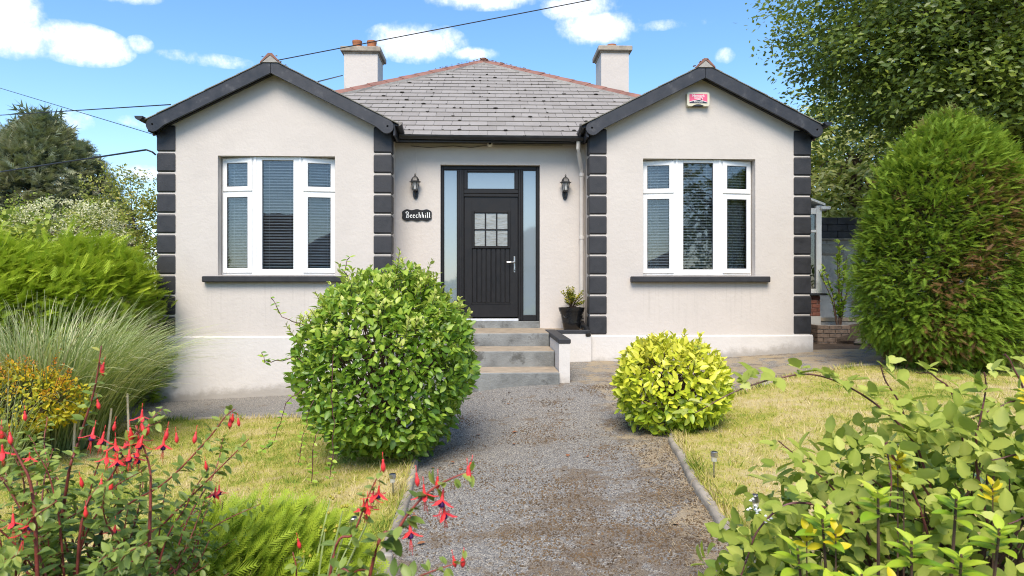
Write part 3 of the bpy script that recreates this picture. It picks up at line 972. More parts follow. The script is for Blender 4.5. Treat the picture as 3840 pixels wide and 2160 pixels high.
# hip tiles
def hip(xs, xe_corner):
    A = Vector((xe_corner, YE, ZE)); B = Vector((XR, AY, ZE + RI))
    ax = (B - A).normalized(); Ltot = (B - A).length
    sgn = 1 if xe_corner > XR else -1
    n1 = Vector((0, -sa, ca)).normalized()
    run = abs(xe_corner - XR)
    n2 = Vector((sgn * RI, 0, run)).normalized()
    w1 = n1.cross(ax).normalized(); w2 = n2.cross(ax).normalized()
    if w1.z > 0: w1 = -w1
    if w2.z > 0: w2 = -w2
    up = (n1 + n2).normalized()
    LT = 0.43
    k = 0; s_ = 0.0
    while s_ < Ltot - 0.05:
        p0 = A + ax * s_; p1 = A + ax * min(Ltot, s_ + LT + 0.02)
        lift0, lift1 = 0.062 + random.uniform(-.005, .005), 0.050
        mb = MB(); vs = []
        for p, lf in ((p0, lift0), (p1, lift1)):
            c = p + up * lf
            e1, e2 = p + w1 * 0.165 + up * (lf - 0.020), p + w2 * 0.165 + up * (lf - 0.020)
            th = 0.022
            vs += [e1, c, e2, e2 + n2 * th, c + up * th * 1.15, e1 + n1 * th]
        fs = [(i, (i + 1) % 6, (i + 1) % 6 + 6, i + 6) for i in range(6)] + [(0, 5, 4, 1), (1, 4, 3, 2), (6, 7, 10, 11), (7, 8, 9, 10)]
        mb.add(vs, fs); mb.build('hip_tile', M['hip_clay'], roof)
        # mortar under its edge
        s_ += LT; k += 1
    mb = MB()
    vs = []
    for t_ in np.linspace(0, 1, 24):
        p = A.lerp(B, float(t_))
        vs += [p + up * .005, p + w1 * (0.178 + random.uniform(-.012, .012)) + n1 * 0.004, p + w1 * 0.155 + n1 * 0.058]
    fs = []
    for i in range(23):
        for j in range(3):
            q = (j + 1) % 3; fs.append((i * 3 + j, i * 3 + q, (i + 1) * 3 + q, (i + 1) * 3 + j))
    mb.add(vs, fs); mb.build('hip_mortar', M['mortar'], roof)


hip(0, XL); hip(0, XRt)
mb = MB()
mb.prism([[(XR - .16, ZE + RI - .04), (XR + .16, ZE + RI - .04), (XR + .03, ZE + RI + .09), (XR - .03, ZE + RI + .09)]], AY - .1, AY + 1.0)
for q in range(30):
    mb.lathe([(.004, 0), (random.uniform(.012, .03), .006), (.003, .02)], (XR + random.gauss(0, .07), AY - .1, ZE + RI + random.uniform(-.02, .07)), 5)
mb.build('ridge_tile', M['hip_clay'], roof)
mb = MB()
for q in range(50):
    d = random.gauss(0, .5)
    mb.lathe([(.004, 0), (random.uniform(.01, .026), .005), (.003, .014)], (XR + d, AY - .07 - abs(d) * .99, ZE + RI + .075 - abs(d) * .555), 5)
tag(mb.build('lichen', M['lichen'], roof), kind='stuff')

# ---- eaves, gutters, downpipe
mb = MB(); mb.box(-1.885, 1.222, 0.27, 0.56, 3.735, 3.752); mb.build('eaves_soffit', M['charcoal_wood'], HOUSE)
mb = MB(); mb.box(-1.885, 1.222, 0.262, 0.288, 3.70, 3.80); mb.build('fascia', M['charcoal_wood'], HOUSE)


def half_gutter(p0, p1, name='gutter', r=0.062, caps=True):
    p0, p1 = Vector(p0), Vector(p1); d = (p1 - p0).normalized(); sd = d.cross(Vector((0, 0, 1))).normalized(); up = sd.cross(d)
    mb = MB(); vs = []; k = 9
    for p in (p0, p1):
        for rr in (r, r - 0.008):
            for i in range(k):
                a = math.pi * i / (k - 1)
                vs.append(p + sd * rr * math.cos(a) - up * rr * math.sin(a))
    fs = []
    for i in range(k - 1):
        fs.append((i, i + 1, 2 * k + i + 1, 2 * k + i)); fs.append((k + i + 1, k + i, 3 * k + i, 3 * k + i + 1))
    fs += [(0, 2 * k, 3 * k, k), (k - 1, 2 * k - 1, 4 * k - 1, 3 * k - 1)]
    if caps: fs += [tuple(range(k)), tuple(range(2 * k, 3 * k))]
    mb.add(vs, fs)
    return mb


half_gutter((-1.78, 0.20, 3.792), (1.15, 0.20, 3.770)).build('gutter', M['black_plastic'], HOUSE)
for x in (-1.62, -.95, -.30, .36, 0.98):
    z = 3.792 - 0.022 * (x + 1.78) / 2.93
    mb = half_gutter((x - .025, .20, z + .001), (x + .025, .20, z + .001), r=0.068, caps=False); mb.build('gutter_bracket', M['black_plastic'], HOUSE)
for x, sx in ((-1.80, 1), (1.155, -1)):
    half_gutter((x + sx * .045, -0.16, 3.905), (x + sx * .04, 0.24, 3.835), r=.058).build('gutter', M['black_plastic'], HOUSE)
    mb = half_gutter((x + sx * .045, -0.165, 3.907), (x + sx * .045, -0.11, 3.897), r=.066, caps=True); mb.build('gutter_stop', M['black_plastic'], HOUSE)
    mb = MB(); mb.box(min(x, x - sx * .03), max(x, x - sx * .03), -.17, .26, 3.70, 3.88); mb.build('side_fascia', M['charcoal_wood'], HOUSE)
for x, sx in ((-5.60, -1), (4.895, 1)):
    half_gutter((x, -0.30, 3.935), (x, 3.2, 3.90), r=.060).build('gutter', M['black_plastic'], HOUSE)
    mb = MB(); mb.box(min(x - sx * .075, x - sx * .1), max(x - sx * .075, x - sx * .1), -.17, 3.2, 3.73, 3.90); mb.build('side_fascia', M['charcoal_wood'], HOUSE)

pp = empty('downpipe', (0, 0, 0), 0, HOUSE)
mb = MB(); mb.tube([(1.075, .22, 3.76), (1.075, .235, 3.60), (1.085, .27, 3.53), (1.15, .46, 3.33), (1.165, .49, 3.24), (1.165, .49, 0.80)], .036, 12)
smooth_by_angle(mb.build('pipe', M['cream_pipe'], pp))
for z in (3.19, 2.16):
    mb = MB(); mb.lathe([(.036, 0), (.043, .005), (.043, .05), (.036, .055)], (1.165, .49, z), 14); smooth_by_angle(mb.build('collar', M['cream_pipe'], pp))
mb = MB(); mb.tube([(1.165, .49, .86), (1.165, .47, .78), (1.165, .30, .745), (1.165, .02, .735), (1.178, -.10, .68), (1.178, -.16, .63)], .042, 12)
smooth_by_angle(mb.build('shoe', M['black_plastic'], pp))

# ---- chimneys
def chimney(x0, x1, y0, y1, ztop, pots, capo=0.075):
    ch = empty('chimney', (0, 0, 0), 0, HOUSE)
    mb = MB(); mb.box(x0, x1, y0, y1, 3.9, ztop - 0.15); mb.build('stack', M['render'], ch)
    mb = MB()
    a = capo * 0.3
    mb.box(x0 - a, x1 + a, y0 - a, y1 + a, ztop - .155, ztop - .115, 0.01)
    mb.box(x0 - capo, x1 + capo, y0 - capo, y1 + capo, ztop - 0.116, ztop, 0.014)
    mb.build('cap', M['concrete'], ch)
    for px, py, hh in pots:
        mb = MB(); mb.lathe([(.118, 0), (.108, .03), (.106, hh - .06), (.114, hh - .05), (.116, hh), (.088, hh), (.086, hh - .1)], (px, py, ztop - .01), 18)
        smooth_by_angle(mb.build('pot', M['terracotta'], ch))
    return ch


chimney(-3.70, -2.93, 5.2, 6.0, 6.93, [(-3.44, 5.42, .22), (-3.10, 5.42, .22), (-3.44, 5.8, .22), (-3.10, 5.8, .22)])
c2 = chimney(2.27, 2.92, 5.2, 6.0, 7.02, [(2.58, 5.55, .16)])

# ---- windows: three lights set in a shallow bow
def bar_box(mb, M_, s0, s1, d0, d1, z0, z1, bev=0.006): mb.box(s0, s1, d0, d1, z0, z1, bev, M_)


def window(gb):
    cx = gb['wx']
    w = empty('window', (0, 0, 0), 0, HOUSE)
    w['label'] = 'white three light window with blinds in the %s gable' % gb['side']
    xs = [-WW + .004, -0.345, 0.345, WW - .004]; ys = [0.155, 0.055, 0.055, 0.155]
    fr = MB()
    for i in range(3):
        A = Vector((cx + xs[i], ys[i], 0)); B = Vector((cx + xs[i + 1], ys[i + 1], 0))
        d = (B - A); Lw = d.length; a = math.atan2(d.y, d.x)
        M_ = Matrix.Translation(A) @ Matrix.Rotation(a, 4, 'Z')
        z0, z1 = WZ0 + .004, WZ1 - .004
        side = i != 1
        fw = 0.060 if side else 0.105
        # fixed frame
        bar_box(fr, M_, 0.001, fw, 0, .07, z0, z1); bar_box(fr, M_, Lw - fw, Lw - .001, 0, .07, z0, z1)
        bar_box(fr, M_, fw - .002, Lw - fw + .002, 0.0015, .068, z1 - (.040 if side else .052), z1 - .001)
        bar_box(fr, M_, fw - .002, Lw - fw + .002, 0.0015, .068, z0 + .001, z0 + (.05 if side else .095))
        if not side:
            pane = MB(); pane.box(fw - .005, Lw - fw + .005, .034, .038, z0 + .09, z1 - .045, 0, M_); pane.build('pane', M['glass'], w)
            g_ = MB()          # gasket lines
            for q in ((fw, fw + .006, z0 + .095, z1 - .052), (Lw - fw - .006, Lw - fw, z0 + .095, z1 - .052)): g_.box(q[0], q[1], .026, .033, q[2], q[3], 0, M_)
            g_.box(fw + .006, Lw - fw - .006, .026, .033, z0 + .095, z0 + .101, 0, M_); g_.box(fw + .006, Lw - fw - .006, .026, .033, z1 - .058, z1 - .052, 0, M_)
            g_.build('gasket', M['black_plastic'], w)
        else:
            zt = 2.858
            bar_box(fr, M_, fw - .002, Lw - fw + .002, 0.0015, .068, zt - .03, zt + .03)
            for (s0, s1) in ((zt + .010, z1 - .020), (z0 + .035, zt - .010)):
                sa_ = MB(); l0, l1 = .022, Lw - .046 if i == 0 else Lw - .022
                l0 = .022 if i == 0 else .046
                b = .074
                sa_.box(l0, l1, -.024, -.0005, s0, s1, 0.0)   # replaced below
                sa_.v.clear(); sa_.f.clear()
                bar_box(sa_, M_, l0, l0 + b, -.024, .002, s0, s1, .007); bar_box(sa_, M_, l1 - b, l1, -.024, .002, s0, s1, .007)
                bar_box(sa_, M_, l0 + b - .008, l1 - b + .008, -.0225, .001, s1 - b, s1 - .0005, .007); bar_box(sa_, M_, l0 + b - .008, l1 - b + .008, -.0225, .001, s0 + .0005, s0 + b, .007)
                so = sa_.build('sash', M['white_upvc'], w)
                pane = MB(); pane.box(l0 + b - .004, l1 - b + .004, -.008, -.004, s0 + b - .004, s1 - b + .004, 0, M_); pane.build('pane', M['glass'], w)
                g_ = MB()
                e0, e1, f0, f1 = l0 + b, l1 - b, s0 + b, s1 - b
                g_.box(e0, e0 + .006, -.016, -.009, f0, f1, 0, M_); g_.box(e1 - .006, e1, -.016, -.009, f0, f1, 0, M_)
                g_.box(e0 + .006, e1 - .006, -.016, -.009, f0, f0 + .006, 0, M_); g_.box(e0 + .006, e1 - .006, -.016, -.009, f1 - .006, f1, 0, M_)
                g_.build('gasket', M['black_plastic'], w)
        for q in (.28, .72):
            fr.box(Lw * q - .02, Lw * q + .02, -.006, .001, z0 + .018, z0 + .028, .002, M_)
    # cover strips where the lights meet
    for i in (1, 2):
        fr.box(cx + xs[i] - .016, cx + xs[i] + .016, ys[i] - .012, ys[i] + .03, WZ0 + .0045, WZ1 - .0045, .004)
    fr.build('frame', M['white_upvc'], w)
    # sill
    mb = MB(); mb.box(cx - WW - .205, cx + WW + .205, -.105, .16, WZ0 - .105, WZ0 - .012, .012)
    so = mb.build('window_sill', M['charcoal'], w)
    # blinds: one hangs behind each light
    nm = ['light nearest the outer quoins', 'wide middle light', 'light nearest the door'] if gb['side'] == 'left' else ['light nearest the door', 'wide middle light', 'light nearest the outer quoins']
    slat = None
    for i in range(3):
        A = Vector((cx + xs[i], ys[i], 0)); B = Vector((cx + xs[i + 1], ys[i + 1], 0)); d = B - A; Lw = d.length; a = math.atan2(d.y, d.x)
        ob = A + Matrix.Rotation(a, 3, 'Z') @ Vector((0, .105, 0))
        b = empty('venetian_blind', tuple(hw(ob.x, ob.y, 0)), R(2) + a)
        tag(b, 'white slatted blind behind the %s of the %s gable window' % (nm[i], gb['side']), 'blind', 'blinds in the gable windows')
        e = .045
        mb = MB(); mb.box(e, Lw - e, -.015, .035, WZ1 - .05, WZ1 - .012, .004); mb.build('headrail', M['blind_white'], b)
        me = MB().add([(e, -.021, -.0035), (Lw - e, -.021, -.0035), (Lw - e, .0, .0015), (e, .0, .0015), (e, .021, .0055), (Lw - e, .021, .0055),
                       (e, -.021, -.0005), (Lw - e, -.021, -.0005), (Lw - e, .0, .0045), (e, .0, .0045), (e, .021, .0085), (Lw - e, .021, .0085)],
                      [(0, 3, 2, 1), (3, 4, 5, 2), (6, 7, 8, 9), (9, 8, 11, 10), (0, 1, 7, 6), (4, 10, 11, 5)]).mesh('slat')
        me.materials.append(M['blind_white'])
        zz = WZ1 - .09
        while zz > WZ0 + .03:
            o = bpy.data.objects.new('slat', me); COL.objects.link(o); o.parent = b; o.location = (0, .01, zz); o.rotation_euler = (random.uniform(-.03, .03) + .25, 0, 0)
            zz -= .0450
        mb = MB(); mb.box(e, Lw - e, -.012, .03, WZ0 + .006, WZ0 + .022, .003); mb.build('bottom_rail', M['blind_white'], b)
        for q in (.28, .74):
            mb = MB(); mb.box(Lw * q - .0016, Lw * q + .0016, -.014, -.0125, WZ0 + .02, WZ1 - .05); mb.build('cord', M['blind_white'], b)
    # a curtain drawn to the outer side
    for sd_ in ((-1,) if gb['side'] == 'left' else (-1, 1)):
        n_ = 28; vs = []
        base = cx + sd_ * (WW - .02)
        for i in range(n_):
            x = base - sd_ * i * .0125; y = .44 + .035 * math.sin(i * 1.05)
            vs += [(x, y, .9), (x, y, 3.5)]
        cu = MB().add(vs, [(2 * i, 2 * i + 2, 2 * i + 3, 2 * i + 1) for i in range(n_ - 1)])
        cr_ = hempty('curtain', 0, 0, 0)
        tag(cr_, 'pale curtain drawn to the %s side of the %s gable window' % ('outer' if (sd_ < 0) == (gb['side'] == 'left') else 'inner', gb['side']), 'curtain')
        cu.build('drape', M['curtain'], cr_, smooth=True)
    return w


for gb in GABLES: window(gb)

# ---- front door
door = empty('front_door', (0, 0, 0), 0, HOUSE)
door['label'] = 'black panelled front door with frosted side lights'
YD = 0.64
fr = MB()
zb = 0.812
def fbox(x0, x1, z0, z1, y0=YD, y1=YD + .07, b=.006): fr.box(x0, x1, y0, y1, z0, z1, b)
fbox(DX0 + .004, DX0 + .048, zb, DZ1 - .006); fbox(DX1 - .052, DX1 - .004, zb, DZ1 - .006)
fbox(DX0 + .046, DX1 - .05, DZ1 - .066, DZ1 - .0065, YD + .0015)
# posts each side of the leaf
for a, b in ((-.885, -.775), (.127, .203)):
    fbox(a, b, zb, DZ1 - .067, YD - .010); fbox(a + .03, b - .03, zb, DZ1 - .068, YD - .022, YD)
fbox(-.776, .128, 2.873, 2.925, YD - .009); fbox(-.776, .128, 2.93, 3.00, YD + .002); 
fbox(-.774, -.72, 3.0, DZ1 - .067, YD + .001); fbox(.07, .126, 3.0, DZ1 - .067, YD + .001); fbox(-.722, .072, DZ1 - .10, DZ1 - .0665, YD + .0012)
fbox(DX0 + .046, -.884, zb, .905, YD + .001); fbox(.202, DX1 - .051, zb, .905, YD + .001)
fr.build('door_frame', M['door_black'], door)
for x0, x1, z0, z1 in ((DX0 + .044, -.882, .90, DZ1 - .064), (.20, DX1 - .050, .90, DZ1 - .064), (-.724, .074, 2.998, DZ1 - .098)):
    mb = MB(); mb.box(x0, x1, YD + .03, YD + .036, z0, z1); mb.build('side_light' if z0 < 2 else 'fanlight', M['frosted_glass'], door)
    bd = MB(); e = .012
    for q in ((x0, x0 + e, z0, z1), (x1 - e, x1, z0, z1), (x0 + e, x1 - e, z0, z0 + e), (x0 + e, x1 - e, z1 - e, z1)): bd.box(q[0], q[1], YD + .012, YD + .0295, q[2], q[3])
    bd.build('glazing_bead', M['door_black'], door)
# leaf
lx0, lx1, lz0, lz1 = -.773, .125, .880, 2.871
lf = MB()
pz0, pz1 = 1.105, 1.985       # grooved boards
gx0_, gx1_, gz0_, gz1_ = -.640, -.010, 2.015, 2.640
px0_, px1_ = -.640, -.010
lf.box(lx0 + .004, px0_, YD + .012, YD + .06, lz0, lz1, .004); lf.box(px1_, lx1 - .004, YD + .012, YD + .06, lz0, lz1, .004)
lf.box(px0_ - .002, px1_ + .002, YD + .0125, YD + .06, gz1_ - .01, lz1 - .0005); lf.box(px0_ - .002, px1_ + .002, YD + .0125, YD + .06, lz0 + .0005, pz0)
lf.box(px0_ - .002, px1_ + .002, YD + .030, YD + .0605, pz0 - .01, gz0_ + .02)
leaf = lf.build('leaf', M['door_black'], door)
nb = 8; bw = (px1_ - px0_) / nb
for i in range(nb):
    mb = MB(); mb.box(px0_ + i * bw + .006, px0_ + (i + 1) * bw - .006, YD + .0135, YD + .031, pz0 + .012, pz1 + .03, .005); mb.build('plank', M['door_black'], door)
mb = MB(); mb.box(px0_ - .012, px1_ + .012, YD + .003, YD + .014, pz0 - .012, pz0 + .012, .004); mb.build('rail_moulding', M['door_black'], door)
# glazed panel of six panes
gm = MB(); fw_ = .036
for q in ((gx0_ - .004, gx0_ + fw_, gz0_, gz1_), (gx1_ - fw_, gx1_ + .004, gz0_, gz1_)): gm.box(q[0], q[1], YD - .006, YD + .02, q[2], q[3], .008)
for q in ((gx0_ + fw_ - .004, gx1_ - fw_ + .004, gz0_ + .0005, gz0_ + fw_), (gx0_ + fw_ - .004, gx1_ - fw_ + .004, gz1_ - fw_, gz1_ - .0005)): gm.box(q[0], q[1], YD - .0055, YD + .02, q[2], q[3], .008)
gm.build('glazing_frame', M['door_black'], door)
ix0, ix1, iz0, iz1 = gx0_ + fw_, gx1_ - fw_, gz0_ + fw_, gz1_ - fw_
for i in range(3):
    for j in range(2):
        mb = MB(); mb.box(ix0 + (ix1 - ix0) * i / 3 + .008, ix0 + (ix1 - ix0) * (i + 1) / 3 - .008, YD + .014, YD + .018, iz0 + (iz1 - iz0) * j / 2 + .008, iz0 + (iz1 - iz0) * (j + 1) / 2 - .008); mb.build('pane', M['textured_glass'], door)
for i in (1, 2):
    x = ix0 + (ix1 - ix0) * i / 3
    mb = MB(); mb.box(x - .012, x + .012, YD + .002, YD + .02, iz0, iz1, .004); mb.build('glazing_bar', M['door_black'], door)
z = (iz0 + iz1) / 2
mb = MB(); mb.box(ix0, ix1, YD + .003, YD + .0195, z - .012, z + .012, .004); mb.build('glazing_bar', M['door_black'], door)
# handle
mb = MB(); mb.box(.050, .078, YD + .002, YD + .0115, 1.62, 1.888, .006); ph = mb.build('handle_plate', M['steel'], door)
mb = MB(); mb.tube([(.064, YD + .002, 1.787), (.064, YD - .045, 1.787), (.050, YD - .055, 1.787), (-.05, YD - .055, 1.786), (-.066, YD - .05, 1.785)], .0105, 8); smooth_by_angle(mb.build('handle_lever', M['steel'], door))
mb = MB(); mb.lathe([(.009, 0), (.009, .006)], (0, 0, 0), 12, Matrix.Translation((.064, YD + .002, 1.655)) @ Matrix.Rotation(R(90), 4, 'X')); mb.build('keyhole', M['black_plastic'], door)
mb = MB(); mb.box(-.84, .128, YD - .045, YD + .06, .814, .852, .004); mb.build('threshold', M['threshold_alu'], door)

# steps, landing, parapet
st = empty('steps', (0, 0, 0), 0, HOUSE)
mb = MB(); mb.box(DX0 + .003, DX1 - .003, .545, .88, .60, .810, .006); mb.build('door_step', M['grey_paint'], st)
def step(x0, x1, y0, y1, z0, z1):
    mb = MB(); mb.box(x0, x1, y0, y1, z0, z1 - .004, .012); o = mb.build('step', M['grey_paint'], st)
    mb = MB(); mb.box(x0 + .004, x1 - .004, y0 + .018, y1 - .002, z1 - .02, z1, .003); mb.build('tread', M['tread'], o)
step(-1.88, .523, -.72, .558, -.8, .70)
step(-1.45, .524, -1.50, -.721, -.8, .51)
step(-1.45, .525, -2.13, -1.501, -.8, .30)
mb = MB(); mb.box(.524, 1.226, .0, .558, -.8, .694, .004); mb.build('side_landing', M['tread'], st)
pa = empty('parapet', (0, 0, 0), 0, HOUSE)
MB().prism([[(.530, ZB), (.668, ZB), (.668, .650), (.530, .650)]], -2.02, 0.0).build('parapet_wall', M['plinth_paint'], pa)
MB().prism([[(.6682, ZB), (1.226, ZB), (1.226, .650), (.6682, .650)]], -.135, -.001).build('parapet_wall', M['plinth_paint'], pa)
mb = MB(); mb.box(.518, .680, -2.032, 0.01, .650, .710, .010); mb.build('coping', M['charcoal'], pa)
mb = MB(); mb.box(.6805, 1.222, -.148, 0.012, .6505, .706, .010); mb.build('coping', M['charcoal'], pa)

# ------------------------------------------------------------------ things fixed to the house
def wall_lantern(x, label):
    r = hempty('wall_lantern', x, .56, 2.82)
    tag(r, label, 'lantern', 'pair of wall lanterns by the front door')
    mb = MB()
    out = []
    for i in range(16):
        a = 2 * math.pi * i / 16; out.append((.046 * math.cos(a) * (1 if abs(math.sin(a)) < .9 else .6), .09 + (.10 * math.sin(a))))
    mb.prism([out], -.018, -.001); mb.build('back_plate', M['black_plastic'], r)
    mb = MB(); mb.tube([(0, -.015, .05), (0, -.06, .04), (0, -.085, .06), (0, -.09, .11), (0, -.10, .125)], .010, 8)
    mb.tube([(0, -.02, .14), (0, -.05, .16), (0, -.075, .13), (0, -.05, .105)], .006, 6); smooth_by_angle(mb.build('arm', M['black_plastic'], r))
    cy = -.10
    mb = MB(); mb.lathe([(.018, .115), (.040, .125), (.042, .135), (.030, .14)], (0, cy, 0), 6); b = mb.build('cup', M['black_plastic'], r)
    mb = MB(); mb.lathe([(.036, .14), (.066, .262)], (0, cy, 0), 6); mb.build('glass', M['lantern_glass'], r)
    mb = MB()
    for i in range(6):
        a = 2 * math.pi * i / 6
        mb.tube([(.038 * math.cos(a), cy + .038 * math.sin(a), .137), (.068 * math.cos(a), cy + .068 * math.sin(a), .265)], .0045, 4)
    mb.build('cage', M['black_plastic'], r)
    mb = MB(); mb.lathe([(.022, .15), (.026, .19), (.018, .215), (.004, .22)], (0, cy, 0), 10); smooth_by_angle(mb.build('bulb', M['print_white'], r))
    mb = MB(); mb.lathe([(.070, .258), (.096, .262), (.096, .270), (.070, .282), (.060, .315), (.040, .345), (.020, .360), (.010, .368), (.016, .38), (.012, .392), (.004, .41)], (0, cy, 0), 6); mb.build('hood', M['black_plastic'], r)
    mb = MB(); mb.tube([(0.01, -.006, .30), (0.012, -.005, .60), (0.0, -.005, .85)], .0035, 5); mb.build('cable', M['cream_pipe'], r)


wall_lantern(-1.561, 'black carriage lantern on the wall above the house name plaque')
wall_lantern(.895, 'black carriage lantern on the wall beside the cream downpipe')

# house name plaque
pl = hempty('house_name_plaque', -1.541, .56, 2.555)
tag(pl, 'dark scalloped wooden plaque reading Beechhill in white letters', 'sign')
out = []
for i in range(96):
    a = 2 * math.pi * i / 96
    cx_, cz_ = math.cos(a), math.sin(a)
    e = 5.0
    rr = (abs(cx_) ** e + abs(cz_) ** e) ** (-1 / e)
    x, z = .245 * rr * cx_, .090 * rr * cz_
    wv_ = 0.0085 * math.cos(x / .245 * math.pi * 3.0)
    z += (wv_ if z > 0 else -wv_) * min(1, abs(z) / .06)
    if abs(abs(x) - .245) < .02: x *= 1 - .05 * math.cos(z / .09 * math.pi) * .5
    out.append((x, z))
mb = MB(); mb.prism([out], -.022, -.001); o = mb.build('board', M['door_black'], pl)
bv = o.modifiers.new('bevel', 'BEVEL'); bv.width = .006; bv.segments = 2; bv.limit_method = 'ANGLE'
def ribbon(strokes, ox, oz, s, w, y=-.0245):
    mb = MB()
    for st_ in strokes:
        pts = [Vector((ox + a * s, oz + b * s)) for a, b in st_]
        vs = []
        for i, p in enumerate(pts):
            d = (pts[min(i + 1, len(pts) - 1)] - pts[max(0, i - 1)]).normalized()
            n_ = Vector((-d.y, d.x)); th = w * (0.45 + 0.75 * abs(d.y))
            if i in (0, len(pts) - 1): th *= .5
            vs += [(p.x + n_.x * th, y, p.y + n_.y * th), (p.x - n_.x * th, y, p.y - n_.y * th)]
        mb.add(vs, [(2 * i, 2 * i + 1, 2 * i + 3, 2 * i + 2) for i in range(len(pts) - 1)])
    return mb
LET = {'B': ([[(.12, 1.0), (.2, .6), (.14, .1), (.02, -.02)], [(-.08, .78), (.05, 1.0), (.3, 1.05), (.46, .85), (.36, .6), (.18, .54)], [(.18, .54), (.42, .52), (.54, .28), (.4, .02), (.1, 0)]], .66),
       'e': ([[(.02, .3), (.2, .36), (.34, .46), (.24, .6), (.08, .5), (.03, .25), (.12, .02), (.28, .02), (.38, .12)]], .44),
       'c': ([[(.34, .5), (.24, .6), (.08, .5), (.03, .25), (.12, .02), (.28, .02), (.38, .12)]], .42),
       'h': ([[(.0, .95), (.1, 1.02), (.12, .6), (.08, 0)], [(.1, .38), (.22, .58), (.34, .5), (.32, .2), (.36, .0), (.44, .06)]], .52),
       'i': ([[(.02, .52), (.1, .58), (.1, .1), (.16, .0), (.24, .08)], [(.08, .78), (.12, .84), (.15, .78)]], .30),
       'l': ([[(.0, .95), (.1, 1.02), (.12, .5), (.10, .1), (.16, 0), (.26, .08)]], .32)}
x = -.178; S_ = .088
for i, ch in enumerate('Beechhill'):
    st_, adv = LET[ch]
    s = S_ * (1.08 if i == 0 else 1.0)
    ribbon(st_, x, -.044, s, .0056).build('letter', M['print_white'], pl)
    x += adv * s + (.006 if i != 2 else .010)

# alarm box
al = hempty('alarm_box', 2.925, 0, 4.325)
tag(al, 'cream burglar alarm box with a pink label under the gable peak', 'alarm box')
def rrect(hx, hz, r, dip=0):
    pts = []
    for cx_, cz_, a0 in ((hx - r, hz - r, 0), (-hx + r, hz - r, 90), (-hx + r, -hz + r, 180), (hx - r, -hz + r, 270)):
        for k in range(5):
            a = R(a0 + 90 * k / 4); pts.append((cx_ + r * math.cos(a), cz_ + r * math.sin(a)))
    if dip:
        i = 15
        pts = pts[:i] + [(-hx * .55 + hx * 1.1 * q / 6, -hz + dip * math.sin(math.pi * q / 6)) for q in range(7)] + pts[i:]
    return pts
mb = MB(); mb.prism([rrect(.178, .108, .03, .03)], -.085, -.001); o = mb.build('casing', M['cream_plastic'], al)
bv = o.modifiers.new('bevel', 'BEVEL'); bv.width = .014; bv.segments = 3; bv.limit_method = 'ANGLE'
mb = MB(); mb.prism([[(-.11, -.102)] + [(-.11 + .22 * q / 6, -.098 + .018 * math.sin(math.pi * q / 6)) for q in range(7)] + [(.11, -.102)]], -.075, -.02); mb.build('strobe', M['print_dark'], al)
mb = MB(); mb.box(-.142, .142, -.0875, -.0845, -.064, .078); mb.build('label_panel', M['sticker_pink'], al)
mb = MB(); mb.prism([[(-.141, -.063), (.141, -.063), (.141, -.052), (0.01, -.012), (-.141, -.045)]], -.0895, -.088); mb.build('label_roof', M['print_dark'], al)
mb = MB(); mb.prism([[(-.141, -.045), (0.01, -.012), (.141, -.052), (.141, -.046), (0.01, -.004), (-.141, -.037)]], -.0905, -.0896); mb.build('label_line', M['print_white'], al)
mb = MB(); mb.box(.040, .052, -.0906, -.0897, -.014, .010); mb.build('label_chimney', M['print_dark'], al)
def lettering(txt, x, z, size, mat, par, y):
    cu = bpy.data.curves.new('lettering', 'FONT'); cu.body = txt; cu.size = size; cu.align_x = 'CENTER'; cu.offset = size * .012; cu.extrude = .0003; cu.materials.append(mat)
    tmp = bpy.data.objects.new('lettering', cu); COL.objects.link(tmp)
    me = bpy.data.meshes.new_from_object(tmp.evaluated_get(bpy.context.evaluated_depsgraph_get()))
    bpy.data.objects.remove(tmp); bpy.data.curves.remove(cu)
    me.materials.clear(); me.materials.append(mat)
    o = bpy.data.objects.new('lettering', me); COL.objects.link(o); o.parent = par; o.location = (x, y, z); o.rotation_euler = (R(90), 0, 0)
    return o
lettering('Network', 0, .036, .052, M['print_white'], al, -.0895)
lettering('security', .004, .005, .044, M['print_white'], al, -.0895)
lettering('MONITORED', 0, -.052, .024, M['print_white'], al, -.0915)

# security camera under the eaves
sc_ = hempty('security_camera', -.345, .56, 3.70)
tag(sc_, 'small white dome security camera under the eaves above the door', 'camera')
MX = Matrix.Translation((0, -.045, .03)) @ Matrix.Rotation(R(62), 4, 'X')
mb = MB(); mb.lathe([(.042, -.03), (.048, -.02), (.048, .005), (.042, .02)], (0, -.03, .055), 16); smooth_by_angle(mb.build('base', M['print_white'], sc_))
mb = MB(); mb.lathe([(.012, -.045), (.034, -.036), (.045, -.01), (.042, .02), (.030, .036), (.024, .040)], (0, 0, 0), 16, Matrix.Translation((0, -.045, .02)) @ Matrix.Rotation(R(80), 4, 'X')); smooth_by_angle(mb.build('ball', M['print_white'], sc_))
mb = MB(); mb.lathe([(.024, .040), (.024, .043), (.012, .046)], (0, 0, 0), 14, Matrix.Translation((0, -.045, .02)) @ Matrix.Rotation(R(80), 4, 'X')); mb.build('lens', M['black_plastic'], sc_)
mb = MB(); mb.tube([(-1.3, -.006, 3.69 - 3.7), (-1.0, -.006, -.035), (-.6, -.006, -.005), (-.3, -.006, -.03), (0, -.006, .02), (.5, -.006, .015), (1.2, -.006, .02)], .004, 5); mb.build('cable', M['cable_black'], sc_)

